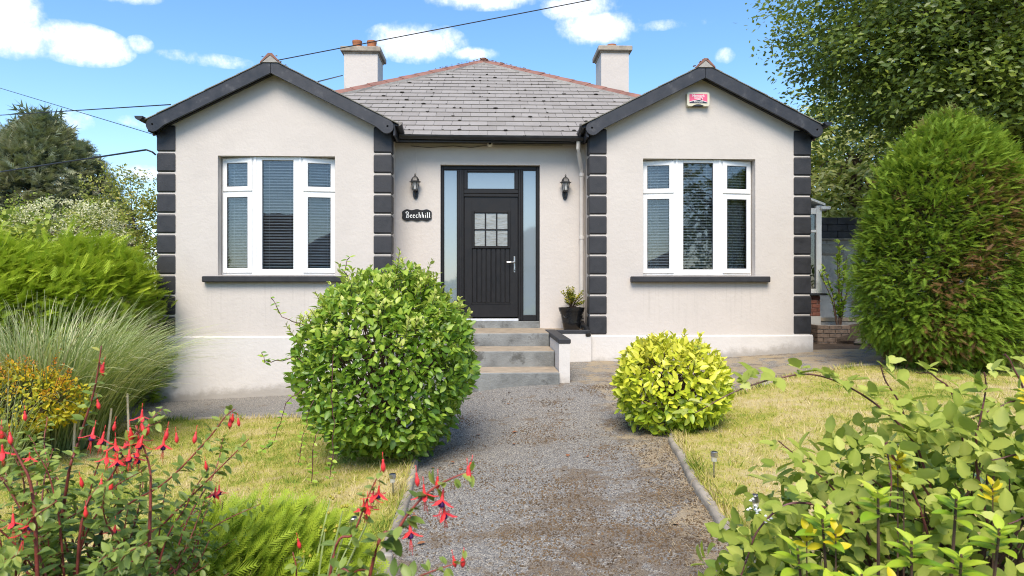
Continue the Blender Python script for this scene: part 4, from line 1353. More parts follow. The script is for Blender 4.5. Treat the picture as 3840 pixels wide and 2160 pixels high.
# overhead cables
def cable(pts, r, label, sag=0.0, n=26, name='overhead_cable'):
    P = [Vector(p) for p in pts]; out = []
    for a, b in zip(P[:-1], P[1:]):
        for k in range(n):
            t_ = k / n; q = a.lerp(b, t_); q.z -= sag * 4 * t_ * (1 - t_); out.append(q)
    out.append(P[-1])
    mb = MB(); mb.tube(out, r, 6); o = mb.build(name, M['cable_black'])
    tag(o, label, 'cable', 'overhead cables')
    return o


cable([(-3.53, 10.28, 4.79), (1.15, 9.8, 5.5), (30, 6.85, 9.9)], .0075, 'thin black cable running from the left gable peak up over the roof')
cable([(-5.46, 10.42, 3.70), (-10.5, 14, 5.46), (-34, 30.7, 13.7)], .006, 'thin cable dropping to the left gable eave from the upper left')
cable([(-5.75, 11.5, 4.45), (-12.0, 16, 5.41), (-40, 36, 9.7)], .010, 'twisted black cable passing behind the left bargeboard')
cable([(-5.462, 10.47, 3.40), (-5.50, 10.44, 3.44), (-5.58, 10.42, 3.47), (-5.70, 10.5, 3.475), (-10.5, 14.0, 3.74), (-34, 31, 6.6)], .014, 'thick black service cable reaching the top of the left quoins', 0.0)
cable([(-3.55, 12.5, 5.14), (-3.95, 15.9, 6.31)], .012, 'short cable strung behind the left gable to the chimney')
cable([(5.69, 13, 4.57), (7.11, 14, 4.96), (20, 23, 8.5)], .011, 'black cable disappearing into the beech leaves beside the right gable')

# ------------------------------------------------------------------ leaf templates (x along, y across, z out)
LEAF4 = ([(0, 0, 0), (.45, .27, .07), (1, 0, -.04), (.45, -.27, .07), (.45, 0, 0)], [(0, 4, 1), (4, 2, 1), (0, 3, 4), (4, 3, 2)])
LEAFN = ([(0, 0, 0), (.45, .19, .05), (1, 0, -.12), (.45, -.19, .05), (.45, 0, 0)], LEAF4[1])
LEAF2 = ([(0, 0, 0), (.5, .29, .05), (1, 0, 0), (.5, -.29, .05)], [(0, 2, 1), (0, 3, 2)])
def oval(w=.25, cup=.07, curl=-.12, n=5, tip=1.0):
    """smooth-edged leaf with a folded midrib"""
    vs = [(0, 0, 0)]; fs = []
    for i in range(1, n):
        t_ = i / n
        hw_ = w * math.sin(math.pi * t_ ** .85) ** .8
        z = curl * t_ * t_
        vs += [(t_, 0, z), (t_, hw_, z + cup * hw_ / w), (t_, -hw_, z + cup * hw_ / w)]
    vs.append((1, 0, curl))
    L_ = len(vs) - 1
    fs += [(0, 1, 2), (0, 3, 1)]
    for i in range(n - 2):
        a, b = 1 + i * 3, 4 + i * 3
        fs += [(a, b, b + 1), (a, b + 1, a + 1), (a, a + 2, b + 2), (a, b + 2, b)]
    a = 1 + (n - 2) * 3
    fs += [(a, L_, a + 1), (a, a + 2, L_)]
    return vs, fs
OVAL = oval(); OVALN = oval(.20, .05, -.15); ROUND = oval(.36, .06, -.1)


def spray(nb=7, w=.030, spread=.42):
    """flat feathery conifer spray"""
    vs = []; fs = []
    def tri(a, b, wd):
        d = (b[0] - a[0], b[1] - a[1]); l = math.hypot(*d) or 1; nx_, ny_ = -d[1] / l * wd, d[0] / l * wd
        k = len(vs); zz = -.12
        vs.extend([(a[0] + nx_, a[1] + ny_, zz * a[0] ** 2), (a[0] - nx_, a[1] - ny_, zz * a[0] ** 2), (b[0], b[1], zz * b[0] ** 2 + .02)]); fs.append((k, k + 1, k + 2))
    tri((0, 0), (1, 0), w)
    for i in range(nb):
        t_ = .12 + .76 * i / nb
        for s in (-1, 1):
            l = spread * (1 - t_ * .72)
            tri((t_, 0), (t_ + l * .78, s * l * .62), w * .9)
    return vs, fs
SPRAY = spray(); SPRAY_S = spray(4, .045, .5)


TIPS = [.14 if (i % 3 == 2) else -.10 for i in range(len(SPRAY[0]))]
TIPS_S = [.14 if (i % 3 == 2) else -.10 for i in range(len(SPRAY_S[0]))]


def tufts(C, D, N, k, size, tint, spread=.45, root=.10):
    """fans of sprays: k around every centre C, pointing along D"""
    n_ = len(C); P = np.repeat(C, k, 0); T = np.repeat(D, k, 0); Nn = np.repeat(N, k, 0); tt = np.repeat(tint, k)
    T = unit(T + rng.normal(0, spread, T.shape) * np.array([1, 1, .55]))
    P = P + rng.normal(0, root * .5, P.shape)
    S = rng.uniform(size[0], size[1], n_ * k)
    return P, T, unit(np.array([0, -.1, 1.]) + Nn * .35 + rng.normal(0, .3, T.shape)), S, np.clip(tt + rng.normal(0, .06, n_ * k), 0, 1)


def shell_points(n, c, r, inner=.86, top=None, lump=.10, lscale=1.7, seed=0, zmin=-1.0, power=1.0):
    """points near the surface of a lumpy ellipsoid, with outward normals"""
    d = unit(rng.normal(size=(int(n * 1.6), 3)))
    d = d[d[:, 2] > zmin][:n]
    k = len(d)
    lum = np.array([noise.fractal(Vector((a * lscale + seed, b * lscale, c_ * lscale)), 1, 2, 3) for a, b, c_ in d])
    rad = (inner + (1 - inner) * rng.random(k) ** power) * (1 + lump * lum)
    P = np.asarray(c) + d * rad[:, None] * np.asarray(r)
    N = unit(d / np.asarray(r))
    return P, N, rad, d


def jit(N, s): return unit(N + rng.normal(0, s, N.shape))


def add_leaves(name, parts, mat, parent, smooth=True, stuff=True):
    V, F, t_ = merge(parts)
    o = link(name, np_mesh(name, V, F, t_), mat, parent)
    if smooth: o.data.polygons.foreach_set('use_smooth', [True] * len(o.data.polygons))
    if stuff: o['kind'] = 'stuff'
    return o


def rib(tmpl):
    """midrib a little paler than the blade"""
    return np.array([.10 if abs(v[1]) < 1e-6 else -.04 for v in tmpl[0]])


def leaf_pieces(name, tmpl, mat, parent, P, T, N, S, tint, buckets=4, origin=(0, 0, 0)):
    """the leaves that show largest: an object each, a few shared meshes"""
    mes = []
    for b in range(buckets):
        me = np_mesh(name, np.asarray(tmpl[0], float), np.asarray(tmpl[1]), np.full(len(tmpl[0]), (b + .5) / buckets) + rib(tmpl))
        me.polygons.foreach_set('use_smooth', [True] * len(me.polygons)); me.materials.append(mat); mes.append(me)
    x, y, z = frames(T, N)
    for i in range(len(P)):
        o = bpy.data.objects.new(name, mes[min(buckets - 1, max(0, int(tint[i] * buckets)))])
        COL.objects.link(o); o.parent = parent
        m = Matrix(((x[i][0], y[i][0], z[i][0]), (x[i][1], y[i][1], z[i][1]), (x[i][2], y[i][2], z[i][2])))
        o.rotation_euler = m.to_euler(); o.location = tuple(P[i] - np.asarray(origin)); o.scale = (S[i],) * 3


def limbs(mb, c, r, n, base, rad=.02):
    for i in range(n):
        d = unit(rng.normal(size=3)); d[2] = abs(d[2]) * .9 + .1
        e = np.asarray(c) + d * np.asarray(r) * rng.uniform(.6, .93)
        m_ = (np.asarray(base) + e) / 2 + rng.normal(0, .06, 3) * np.asarray(r)
        mb.tube([base, tuple(m_), tuple(e)], [rad, rad * .6, rad * .2], 5)


# ---- leaf materials
leaf_mat('m_bush', [(0.030, 0.085, 0.010), (0.085, 0.185, 0.017), (0.20, 0.34, 0.032), (0.42, 0.53, 0.07), (0.58, 0.60, 0.15)], .38, .30, .45, 3.0, .12)
leaf_mat('m_golden', [(0.103, 0.218, 0.016), (0.241, 0.380, 0.025), (0.483, 0.575, 0.041), (0.690, 0.690, 0.057), (0.759, 0.690, 0.115)], .35, .28, .5, 3.0, .1)
leaf_mat('m_cypress', [(0.22, 0.11, 0.05), (0.22, 0.135, 0.05), (0.095, 0.165, 0.018), (0.21, 0.33, 0.030), (0.40, 0.50, 0.055)], .6, .25, .25, 4.0, .10, [0, .14, .24, .62, 1])
leaf_mat('m_hedge', [(0.20, 0.115, 0.05), (0.12, 0.20, 0.016), (0.29, 0.42, 0.026), (0.54, 0.62, 0.05)], .55, .28, .3, 3.0, .15, [0, .18, .55, 1])
leaf_mat('m_beech', [(0.045, 0.075, 0.014), (0.115, 0.17, 0.024), (0.25, 0.31, 0.04), (0.46, 0.47, 0.075)], .4, .30, .5, 2.0, .12)
leaf_mat('m_chestnut', [(0.15, 0.20, 0.04), (0.32, 0.38, 0.07), (0.52, 0.54, 0.16), (0.66, 0.64, 0.30)], .42, .28, .5, 1.0, .3)
leaf_mat('m_spruce', [(0.095, 0.125, 0.085), (0.21, 0.245, 0.15), (0.35, 0.34, 0.20), (0.47, 0.37, 0.25)], .6, .15, .3, 1.5, .3)
leaf_mat('m_olive', [(0.084, 0.120, 0.022), (0.216, 0.240, 0.042), (0.384, 0.372, 0.072), (0.504, 0.360, 0.096)], .5, .30, .4, 1.5, .2)
leaf_mat('m_lime', [(0.10, 0.17, 0.022), (0.26, 0.34, 0.045), (0.46, 0.48, 0.09), (0.58, 0.55, 0.16)], .45, .3, .4, 2.0, .2)
leaf_mat('m_blossom', [(0.52, 0.50, 0.24), (0.72, 0.69, 0.42), (0.82, 0.79, 0.58)], .7, .3, .2)
leaf_mat('m_pampas', [(0.13, 0.20, 0.06), (0.29, 0.37, 0.13), (0.50, 0.54, 0.26), (0.68, 0.62, 0.38)], .5, .25, .4, 2.0, .2)
leaf_mat('m_fuchsia', [(0.075, 0.125, 0.022), (0.17, 0.25, 0.045), (0.32, 0.40, 0.08), (0.48, 0.42, 0.10)], .42, .28, .45, 4.0, .2)
leaf_mat('m_bramble', [(0.11, 0.17, 0.022), (0.27, 0.34, 0.05), (0.45, 0.50, 0.10), (0.62, 0.64, 0.20)], .62, .32, .22, 4.0, .15)
leaf_mat('m_laurel', [(0.10, 0.22, 0.014), (0.24, 0.40, 0.028), (0.44, 0.56, 0.045), (0.62, 0.66, 0.09)], .28, .28, .55, 4.0, .15)
leaf_mat('m_ivy', [(0.050, 0.105, 0.014), (0.12, 0.21, 0.025), (0.23, 0.33, 0.04), (0.37, 0.46, 0.08)], .32, .2, .5, 4.0, .15)
leaf_mat('m_yellow', [(0.42, 0.36, 0.010), (0.60, 0.48, 0.012), (0.70, 0.58, 0.03)], .4, .25, .4)
leaf_mat('m_hyper', [(0.26, 0.34, 0.03), (0.62, 0.54, 0.03), (0.80, 0.56, 0.02), (0.62, 0.17, 0.015)], .5, .2, .4)
leaf_mat('m_gjuniper', [(0.10, 0.18, 0.015), (0.24, 0.36, 0.025), (0.42, 0.52, 0.045), (0.55, 0.58, 0.09)], .5, .25, .3, 4.0, .15)
leaf_mat('m_varieg', [(0.05, 0.09, 0.012), (0.16, 0.22, 0.025), (0.50, 0.42, 0.03), (0.62, 0.50, 0.06)], .4, .22, .4)

# ---- round evergreen bush left of the path
def ground_z(x, y): return float(zg(x, y))


def bush(name, label, cat, c, r, base, mat, leafmat, n, size, tmpl, tint_fn, pieces=0, shoots=0, lump=.08, inner=.72, piece_name='leaf', zmin=-.95, face=.45):
    root = empty(name, base); tag(root, label, cat)
    b = np.asarray(base)
    mb = MB(); cc = np.asarray(c) - b
    for q in range(5):
        mb.tube([(random.uniform(-.06, .06), random.uniform(-.06, .06), -.05), (random.uniform(-.14, .14), random.uniform(-.14, .14), cc[2] * .5), tuple(cc + rng.normal(0, .2, 3) * np.asarray(r))], [.028, .022, .010], 6)
    limbs(mb, cc, r, 60, (0, 0, cc[2] * .45), .012)
    mb.build('trunk', M['twig'], root)
    P, N, rad, d = shell_points(n, c, r, inner, lump=lump, zmin=zmin, power=.55, seed=sum(map(ord, label)) % 50)
    T = jit(N * .45 + np.array([0, 0, .22]) + unit(rng.normal(size=N.shape)) * .75, .1)
    Nn = jit(N * face + np.array([0, -.1, .55]), .32)
    S = rng.uniform(size[0], size[1], len(P))
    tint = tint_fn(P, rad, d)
    if shoots:
        SP, ST, SN, SS, Sti = [], [], [], [], []
        ms = MB()
        for i in range(shoots):
            dd = unit(rng.normal(size=3)); dd[2] = abs(dd[2]) + .15; dd = unit(dd)
            p0 = np.asarray(c) + dd * np.asarray(r) * .92
            up = unit(dd * .7 + np.array([rng.normal(0, .15), rng.normal(0, .15), .75])); L_ = rng.uniform(.06, .20) * (1.6 if rng.random() < .2 else 1)
            ms.tube([tuple(p0 - b), tuple(p0 + up * L_ - b)], [.004, .002], 4)
            for k in range(int(4 + L_ * 40)):
                t_ = (k + 1) / (5 + L_ * 40); a = k * 2.4
                side = unit(np.cross(up, [math.cos(a), math.sin(a), .3]))
                SP.append(p0 + up * L_ * t_); ST.append(unit(side + up * (.5 + .8 * t_))); SN.append(unit(up - side * .3)); SS.append(rng.uniform(size[0], size[1]) * (1 - .35 * t_)); Sti.append(.62 + .35 * t_ + rng.normal(0, .06))
        tag(ms.build('shoots', M['twig'], root), kind='stuff')
        P = np.concatenate([P, np.array(SP)]); T = np.concatenate([T, np.array(ST)]); Nn = np.concatenate([Nn, np.array(SN)]); S = np.concatenate([S, SS]); tint = np.concatenate([tint, Sti])
        rad = np.concatenate([rad, np.full(len(SP), 1.1)])
    tint = np.clip(tint, 0, 1)
    if pieces:
        # the front, outermost leaves are single pieces
        depth = (P[:, 1] - c[1]) / r[1]
        score = rad - .6 * depth + rng.random(len(P)) * .5 + .1 * S / size[1]
        order = np.argsort(-score); pick = np.zeros(len(P), bool); pick[order[:pieces]] = True
        leaf_pieces(piece_name, tmpl, leafmat, root, P[pick], T[pick], Nn[pick], S[pick], tint[pick], 5, b)
        P, T, Nn, S, tint = P[~pick], T[~pick], Nn[~pick], S[~pick], tint[~pick]
    V, F, tt = scatter(tmpl[0], tmpl[1], P - b, T, Nn, S, tint, rib(tmpl))
    add_leaves('foliage', [(V, F, tt)], leafmat, root)
    return root


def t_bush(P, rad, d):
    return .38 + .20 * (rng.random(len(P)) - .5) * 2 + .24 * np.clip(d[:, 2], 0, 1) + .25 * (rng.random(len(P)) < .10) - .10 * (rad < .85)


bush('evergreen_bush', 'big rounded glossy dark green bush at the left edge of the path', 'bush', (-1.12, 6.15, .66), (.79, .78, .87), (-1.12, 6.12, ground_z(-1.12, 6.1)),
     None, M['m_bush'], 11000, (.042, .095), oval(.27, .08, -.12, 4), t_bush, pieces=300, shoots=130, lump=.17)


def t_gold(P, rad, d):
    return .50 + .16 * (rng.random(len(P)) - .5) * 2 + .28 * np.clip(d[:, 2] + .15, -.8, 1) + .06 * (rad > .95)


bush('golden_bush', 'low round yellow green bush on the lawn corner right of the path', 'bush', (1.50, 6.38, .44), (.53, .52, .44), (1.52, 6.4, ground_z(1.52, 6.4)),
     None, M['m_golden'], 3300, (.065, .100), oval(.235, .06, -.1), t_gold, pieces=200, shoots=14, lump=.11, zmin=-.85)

# trailing stems of the climber in the evergreen bush
cl = empty('climbing_vine', (-1.5, 6.0, ground_z(-1.5, 6.0))); tag(cl, 'thin leafy climber trailing from the left side of the round bush', 'vine')
mb = MB(); LP, LT, LN = [], [], []
b = np.array(cl.location)
vines = [[(-1.35, 5.7, .75), (-1.65, 5.75, 1.02), (-1.95, 5.8, 1.12), (-2.05, 5.8, 1.28)], [(-1.5, 5.7, .6), (-1.8, 5.7, .78), (-2.05, 5.7, .74), (-2.1, 5.72, .82)],
         [(-1.6, 5.7, .7), (-1.85, 5.6, .4), (-1.95, 5.6, .1), (-2.05, 5.6, .02)], [(-1.45, 5.5, .9), (-1.42, 5.38, .5), (-1.40, 5.35, .1), (-1.42, 5.3, -.12)],
         [(-1.62, 5.6, .5), (-1.68, 5.5, .2), (-1.72, 5.48, -.05)], [(-1.3, 5.8, 1.25), (-1.42, 5.8, 1.5), (-1.38, 5.8, 1.62)], [(-1.55, 5.6, .3), (-1.6, 5.5, .1), (-1.6, 5.45, -.18)]]
for vn in vines:
    P_ = [np.array(p) for p in vn]; pts = []
    for a, c_ in zip(P_[:-1], P_[1:]):
        for k in range(6): pts.append(a + (c_ - a) * k / 6 + rng.normal(0, .008, 3))
    pts.append(P_[-1])
    mb.tube([tuple(p - b) for p in pts], .0035, 4)
    for i, p in enumerate(pts):
        for s in (-1, 1):
            if rng.random() < .75:
                LP.append(p - b); LT.append(unit(np.array([s * .8, rng.normal(0, .4), rng.normal(.1, .4)]))); LN.append(unit(np.array([rng.normal(0, .3), -.5, .8])))
mb.build('stem', M['bramble_cane'], cl)
V, F, tt = scatter(OVAL[0], OVAL[1], np.array(LP), np.array(LT), np.array(LN), rng.uniform(.035, .06, len(LP)), rng.uniform(.3, .75, len(LP)))
add_leaves('foliage', [(V, F, tt)], M['m_bush'], cl)

# ---- clipped cypress on the right, and the hedge on the left
def conifer(name, label, cat, c, rf, base, mat, n, size, tint_fn, zr, trunk=.07, sq=2.0, front=True, tmpl=SPRAY, tdir=(.25, -.15, .05), k=6):
    """rf(t): radius at height fraction t; sprays on that surface of revolution"""
    root = empty(name, base); tag(root, label, cat); b = np.asarray(base)
    z0, z1 = zr
    t_ = rng.random(n); az = rng.uniform(0, 2 * math.pi, n)
    rad = np.array([rf(q) for q in t_])
    lum = np.array([noise.fractal(Vector((math.cos(a) * 1.6, math.sin(a) * 1.6, q * 3)), 1, 2, 3) for a, q in zip(az, t_)])
    dep = rng.random(n) ** .5
    rr = rad * (.70 + .26 * dep) * (1 + .10 * lum)
    ex = np.array(sq if isinstance(sq, tuple) else (1, 1))
    P = np.stack([c[0] + np.cos(az) * rr * ex[0], c[1] + np.sin(az) * rr * ex[1], z0 + t_ * (z1 - z0)], -1)
    sl_ = np.array([(rf(min(1, q + .02)) - rf(max(0, q - .02))) / (.04 * (z1 - z0)) for q in t_])
    N = unit(np.stack([np.cos(az) / ex[0], np.sin(az) / ex[1], np.clip(-sl_, -1.2, 2.5)], -1))
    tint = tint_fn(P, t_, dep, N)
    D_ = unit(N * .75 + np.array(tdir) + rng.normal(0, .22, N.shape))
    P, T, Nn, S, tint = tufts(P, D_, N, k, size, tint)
    V, F, tt = scatter(tmpl[0], tmpl[1], P - b, T, Nn, S, tint, TIPS if tmpl is SPRAY else TIPS_S)
    mb = MB(); mb.tube([(0, 0, -.1), (0, 0, (z1 - b[2]) * .5), (0, 0, (z1 - b[2]) * .9)], [trunk, trunk * .7, trunk * .2], 8)
    for i in range(46):
        a = rng.uniform(0, 6.28); h_ = rng.uniform(.12, .85); q = rf(h_) * .8
        mb.tube([(0, 0, (z0 - b[2]) + h_ * (z1 - z0) * .85), (math.cos(a) * q * ex[0] + c[0] - b[0], math.sin(a) * q * ex[1] + c[1] - b[1], (z0 - b[2]) + h_ * (z1 - z0))], [trunk * .35, .006], 5)
    mb.build('trunk', M['bark'], root)
    add_leaves('foliage', [(V, F, tt)], mat, root, smooth=False)
    ni = n // 3
    ti = rng.random(ni); ai = rng.uniform(0, 2 * math.pi, ni); ri = np.array([rf(q) for q in ti]) * rng.uniform(.45, .74, ni)
    Pi = np.stack([c[0] + np.cos(ai) * ri, c[1] + np.sin(ai) * ri, z0 + ti * (z1 - z0)], -1)
    Ni = np.stack([np.cos(ai), np.sin(ai), np.zeros(ni)], -1)
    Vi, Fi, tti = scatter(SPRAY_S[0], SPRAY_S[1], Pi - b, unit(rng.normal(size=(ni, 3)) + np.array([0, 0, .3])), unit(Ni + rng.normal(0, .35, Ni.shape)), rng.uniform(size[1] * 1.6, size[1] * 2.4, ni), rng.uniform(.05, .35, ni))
    Vi = Vi; add_leaves('inner_foliage', [(Vi, Fi, tti)], mat, root, smooth=False)
    return root


def rf_cy(t_): return 1.22 * (np.interp(t_, [0, .05, .12, .33, .56, .70, .81, .92, 1.0], [.45, .68, .84, .95, .86, .75, .63, .41, .10]))


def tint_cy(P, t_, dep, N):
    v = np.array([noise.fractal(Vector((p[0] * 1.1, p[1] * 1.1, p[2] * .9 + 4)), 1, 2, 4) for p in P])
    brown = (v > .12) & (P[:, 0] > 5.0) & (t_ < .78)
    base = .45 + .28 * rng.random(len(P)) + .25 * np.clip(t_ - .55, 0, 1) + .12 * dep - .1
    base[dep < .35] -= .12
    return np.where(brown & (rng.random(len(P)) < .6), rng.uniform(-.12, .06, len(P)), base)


zc = ground_z(5.45, 8.85)
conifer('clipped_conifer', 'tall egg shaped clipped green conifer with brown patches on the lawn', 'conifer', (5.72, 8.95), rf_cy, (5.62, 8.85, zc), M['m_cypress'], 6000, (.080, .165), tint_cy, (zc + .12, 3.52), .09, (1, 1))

# low spreading cypress hedge against the left gable
hg = empty('cypress_hedge', (-6.6, 9.8, ground_z(-6.6, 9.8))); tag(hg, 'dense bright green cypress hedge between the pampas grass and left gable', 'hedge')
b = np.array(hg.location)
n = 4300
u = rng.random(n); X = -9.4 + u * 4.05
ph = rng.random(n) * math.pi              # front-to-back half circle
top = np.interp(X, [-9.5, -8.2, -7, -6.2, -5.8, -5.55, -5.3], [1.70, 1.80, 1.90, 1.95, 1.92, 1.75, 1.3])
gzz = zg(X, np.full(n, 9.6))
lum = np.array([noise.fractal(Vector((a * 1.3, q * 1.4, 9)), 1, 2, 3) for a, q in zip(X, ph)])
dep = rng.random(n) ** .5
rr = (.72 + .28 * dep) * (1 + .10 * lum)
Yc = 9.80
endr = np.interp(X, [-9.4, -5.8, -5.3], [1.0, 1.0, .5])
P = np.stack([X + rng.normal(0, .04, n), Yc - np.cos(ph) * 1.05 * rr * endr, gzz + .05 + (top - gzz) * np.minimum(1, np.sin(ph) ** .55) * rr], -1)
low = rng.random(n) < .45
P[low, 2] = gzz[low] + rng.random(low.sum()) * (P[low, 2] - gzz[low]); 
N = unit(np.stack([np.interp(X, [-9.4, -6, -4.8], [-.1, .1, .9]), -np.cos(ph), np.sin(ph) + .1], -1))
T = unit(N * .45 + np.array([.75, -.25, .22]) + rng.normal(0, .32, N.shape))
Nn = unit(np.array([0, -.3, 1.]) + N * .3 + rng.normal(0, .3, N.shape))
v = np.array([noise.fractal(Vector((p[0] * 1.2, p[1], p[2] * 1.2)), 1, 2, 4) for p in P])
br = (v > .15) & (P[:, 0] < -6.4) & (P[:, 2] < 1.15) & (P[:, 2] > .1)
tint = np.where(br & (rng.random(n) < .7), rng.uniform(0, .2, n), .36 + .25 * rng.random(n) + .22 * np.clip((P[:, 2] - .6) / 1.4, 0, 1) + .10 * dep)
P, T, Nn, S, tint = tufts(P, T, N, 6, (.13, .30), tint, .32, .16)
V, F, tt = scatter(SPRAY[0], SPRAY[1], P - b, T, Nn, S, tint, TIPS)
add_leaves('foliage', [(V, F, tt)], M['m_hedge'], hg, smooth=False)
mb = MB()
for i in range(40):
    x = rng.uniform(-9.2, -5.4); mb.tube([(x - b[0], 0, -.1), (x - b[0] + rng.normal(0, .2), rng.normal(0, .3) - .1, .9), (x - b[0] + rng.normal(0, .3), rng.normal(-.1, .3), 1.4)], [.03, .02, .005], 5)
mb.build('trunk', M['bark'], hg)

# ---- pampas grass
pg = empty('pampas_grass', (-5.25, 7.75, ground_z(-5.25, 7.75))); tag(pg, 'large arching pampas grass clump with pale green blades by the left gable', 'grass plant')
def blades(n, base_r, len_, spread, width, rise=1.0, segs=9, lean=(0, 0), droop=1.0):
    a = rng.uniform(0, 2 * math.pi, n); r0 = base_r * np.sqrt(rng.random(n))
    L_ = rng.uniform(len_[0], len_[1], n); sp = rng.uniform(spread[0], spread[1], n)
    az = a + rng.normal(0, .5, n)
    t_ = np.linspace(0, 1, segs)
    hor = L_[:, None] * (sp[:, None] * t_ + droop * .40 * sp[:, None] * t_ ** 3)
    ver = L_[:, None] * (rise * t_ * .86 - droop * (.15 + .55 * sp[:, None]) * t_ ** 2.6)
    cx_ = (r0 * np.cos(a))[:, None] + np.cos(az)[:, None] * hor + lean[0] * (t_ ** 2)[None] * L_[:, None]
    cy_ = (r0 * np.sin(a))[:, None] + np.sin(az)[:, None] * hor + lean[1] * (t_ ** 2)[None] * L_[:, None]
    C = np.stack([cx_, cy_, ver], -1)
    side = np.stack([-np.sin(az), np.cos(az), np.zeros(n)], -1)[:, None, :] + rng.normal(0, .25, (n, 1, 3))
    w_ = (width * (1 - t_ ** 1.6) * .5 + .0006)[None, :, None] * rng.uniform(.7, 1.3, (n, 1, 1))
    A = C + side * w_; B = C - side * w_
    V = np.stack([A, B], 2).reshape(n, segs * 2, 3)
    f = np.array([(2 * i, 2 * i + 1, 2 * i + 3, 2 * i + 2) for i in range(segs - 1)])
    F = (f[None] + (np.arange(n) * segs * 2)[:, None, None]).reshape(-1, 4)
    tint = np.repeat(rng.random(n) ** 1.3 * .85 + .02, segs * 2) + np.tile(np.repeat(.32 * t_ ** 2, 2), n)
    return V.reshape(-1, 3), F, np.clip(tint, 0, 1)
V, F, tt = blades(3000, .60, (1.4, 2.75), (.06, .50), .012, 1.0, 11, (.07, -.02))
add_leaves('foliage', [(V, F, tt)], M['m_pampas'], pg)
mb = MB()
for i in range(22):
    x, y = rng.normal(-.35, .5), rng.normal(-.3, .16); h_ = rng.uniform(.35, .75)
    mb.tube([(x, y, 0), (x + rng.normal(0, .03), y, h_)], [.014, .011], 6)
tag(mb.build('cut_stalks', M['plume'], pg), kind='stuff')
mb = MB()
mb.tube([(-.75, -.15, 0), (-.78, -.2, 1.15)], .006, 5); mb.tube([(-.78, -.2, 1.10), (-.79, -.2, 1.22), (-.80, -.21, 1.36), (-.80, -.21, 1.46)], [.01, .034, .030, .004], 8)
mb.build('plume', M['plume'], pg)
# second clump further left
pg2 = empty('pampas_grass', (-5.15, 6.3, ground_z(-5.15, 6.3))); tag(pg2, 'thin upright pampas grass clump in front of the yellow flowering shrub', 'grass plant')
V, F, tt = blades(520, .50, (.8, 1.75), (.03, .34), .010, 1.0, 11)
add_leaves('foliage', [(V, F, tt)], M['m_pampas'], pg2)

# yellow berried shrub in front of it
def t_hyp(P, rad, d):
    return rng.random(len(P)) * .5 + .30 * (rng.random(len(P)) < .28) + .12 * np.clip(d[:, 2], 0, 1)
bush('berry_shrub', 'low yellow and orange flowering shrub in front of the pampas grass', 'shrub', (-5.0, 6.8, .22), (.72, .28, .36), (-5.0, 6.8, ground_z(-5.0, 6.8)),
     None, M['m_hyper'], 3400, (.035, .06), OVAL, t_hyp, shoots=60, lump=.25)

# ------------------------------------------------------------------ pot by the door
pt = hempty('plant_pot', .965, .235, .695); tag(pt, 'glossy black plant pot on the landing beside the downpipe', 'plant pot')
mb = MB(); mb.lathe([(.118, 0), (.128, .01), (.150, .10), (.156, .115), (.154, .125), (.176, .245), (.186, .262), (.186, .275), (.200, .29), (.210, .335), (.212, .352), (.196, .356), (.186, .33), (.178, .31)], (0, 0, 0), 28)
smooth_by_angle(mb.build('pot_body', M['pot_black'], pt), 50)
mb = MB(); mb.lathe([(.180, .315), (.12, .328), (.01, .33)], (0, 0, 0), 20); mb.build('compost', M['soil'], pt)
for a0 in (-2.5, -.7):
    mb = MB(); pts = [(.172 * math.cos(a0 + q * .07), .172 * math.sin(a0 + q * .07), .225 - .035 * math.sin(q * math.pi / 8)) for q in range(9)]
    mb.tube(pts, .008, 5)
    smooth_by_angle(mb.build('relief_garland', M['pot_black'], pt))
vp = hempty('variegated_shrub', .965, .235, 1.015); tag(vp, 'little yellow and green variegated shrub growing in the black pot', 'shrub')
mb = MB(); LP, LT, LN, LS = [], [], [], []
for i in range(44):
    a = rng.uniform(0, 6.28); sp = rng.uniform(.02, .24); hh = rng.uniform(.18, .42) - sp * .5
    e = np.array([sp * math.cos(a) + .0, sp * math.sin(a), hh]); m_ = e * np.array([.4, .4, .55])
    mb.tube([(0, 0, 0), tuple(m_), tuple(e)], [.006, .004, .002], 4)
    for k in range(16):
        t_ = .35 + .65 * k / 16; p = m_ + (e - m_) * (t_ - .3) / .7; b_ = k * 2.4
        LP.append(p); LT.append(unit(np.array([math.cos(b_), math.sin(b_), .7]))); LN.append(unit(np.array([-math.cos(b_) * .5, -math.sin(b_) * .5 - .2, 1]))); LS.append(rng.uniform(.030, .055))
mb.build('stem', M['twig'], vp)
V, F, tt = scatter(OVAL[0], OVAL[1], np.array(LP), np.array(LT), np.array(LN), np.array(LS), rng.random(len(LP)) * .9 + .1)
add_leaves('foliage', [(V, F, tt)], M['m_varieg'], vp)

# ------------------------------------------------------------------ side yard on the right
def brick_rows(par, x0, x1, y0, y1, z0, rows, mat, bl=.215, bh=.065, mortar=.010, face='y'):
    """single bricks laid in courses over a recessed mortar core"""
    mes = {}
    L_ = x1 - x0 if face == 'y' else y1 - y0
    for r in range(rows):
        s = -bl / 2 if r % 2 else 0
        while s < L_ - .01:
            a, b_ = max(0, s), min(L_, s + bl)
            if b_ - a > .03:
                k = round(b_ - a, 3)
                if k not in mes:
                    mb = MB()
                    if face == 'y': mb.box(0, b_ - a - mortar, 0, y1 - y0, 0, bh, .004)
                    else: mb.box(0, x1 - x0, 0, b_ - a - mortar, 0, bh, .004)
                    me = mb.mesh('brick'); me.materials.append(mat); mes[k] = me
                o = bpy.data.objects.new('brick', mes[k]); COL.objects.link(o); o.parent = par
                o.location = (x0 + a + random.uniform(-.001, .001), y0 + random.uniform(-.003, .003), z0 + r * (bh + mortar)) if face == 'y' else (x0, y0 + a, z0 + r * (bh + mortar))
            s += bl
cv = empty('conservatory', (0, 0, 0)); tag(cv, 'white framed conservatory on a brick base behind the right gable', 'conservatory')
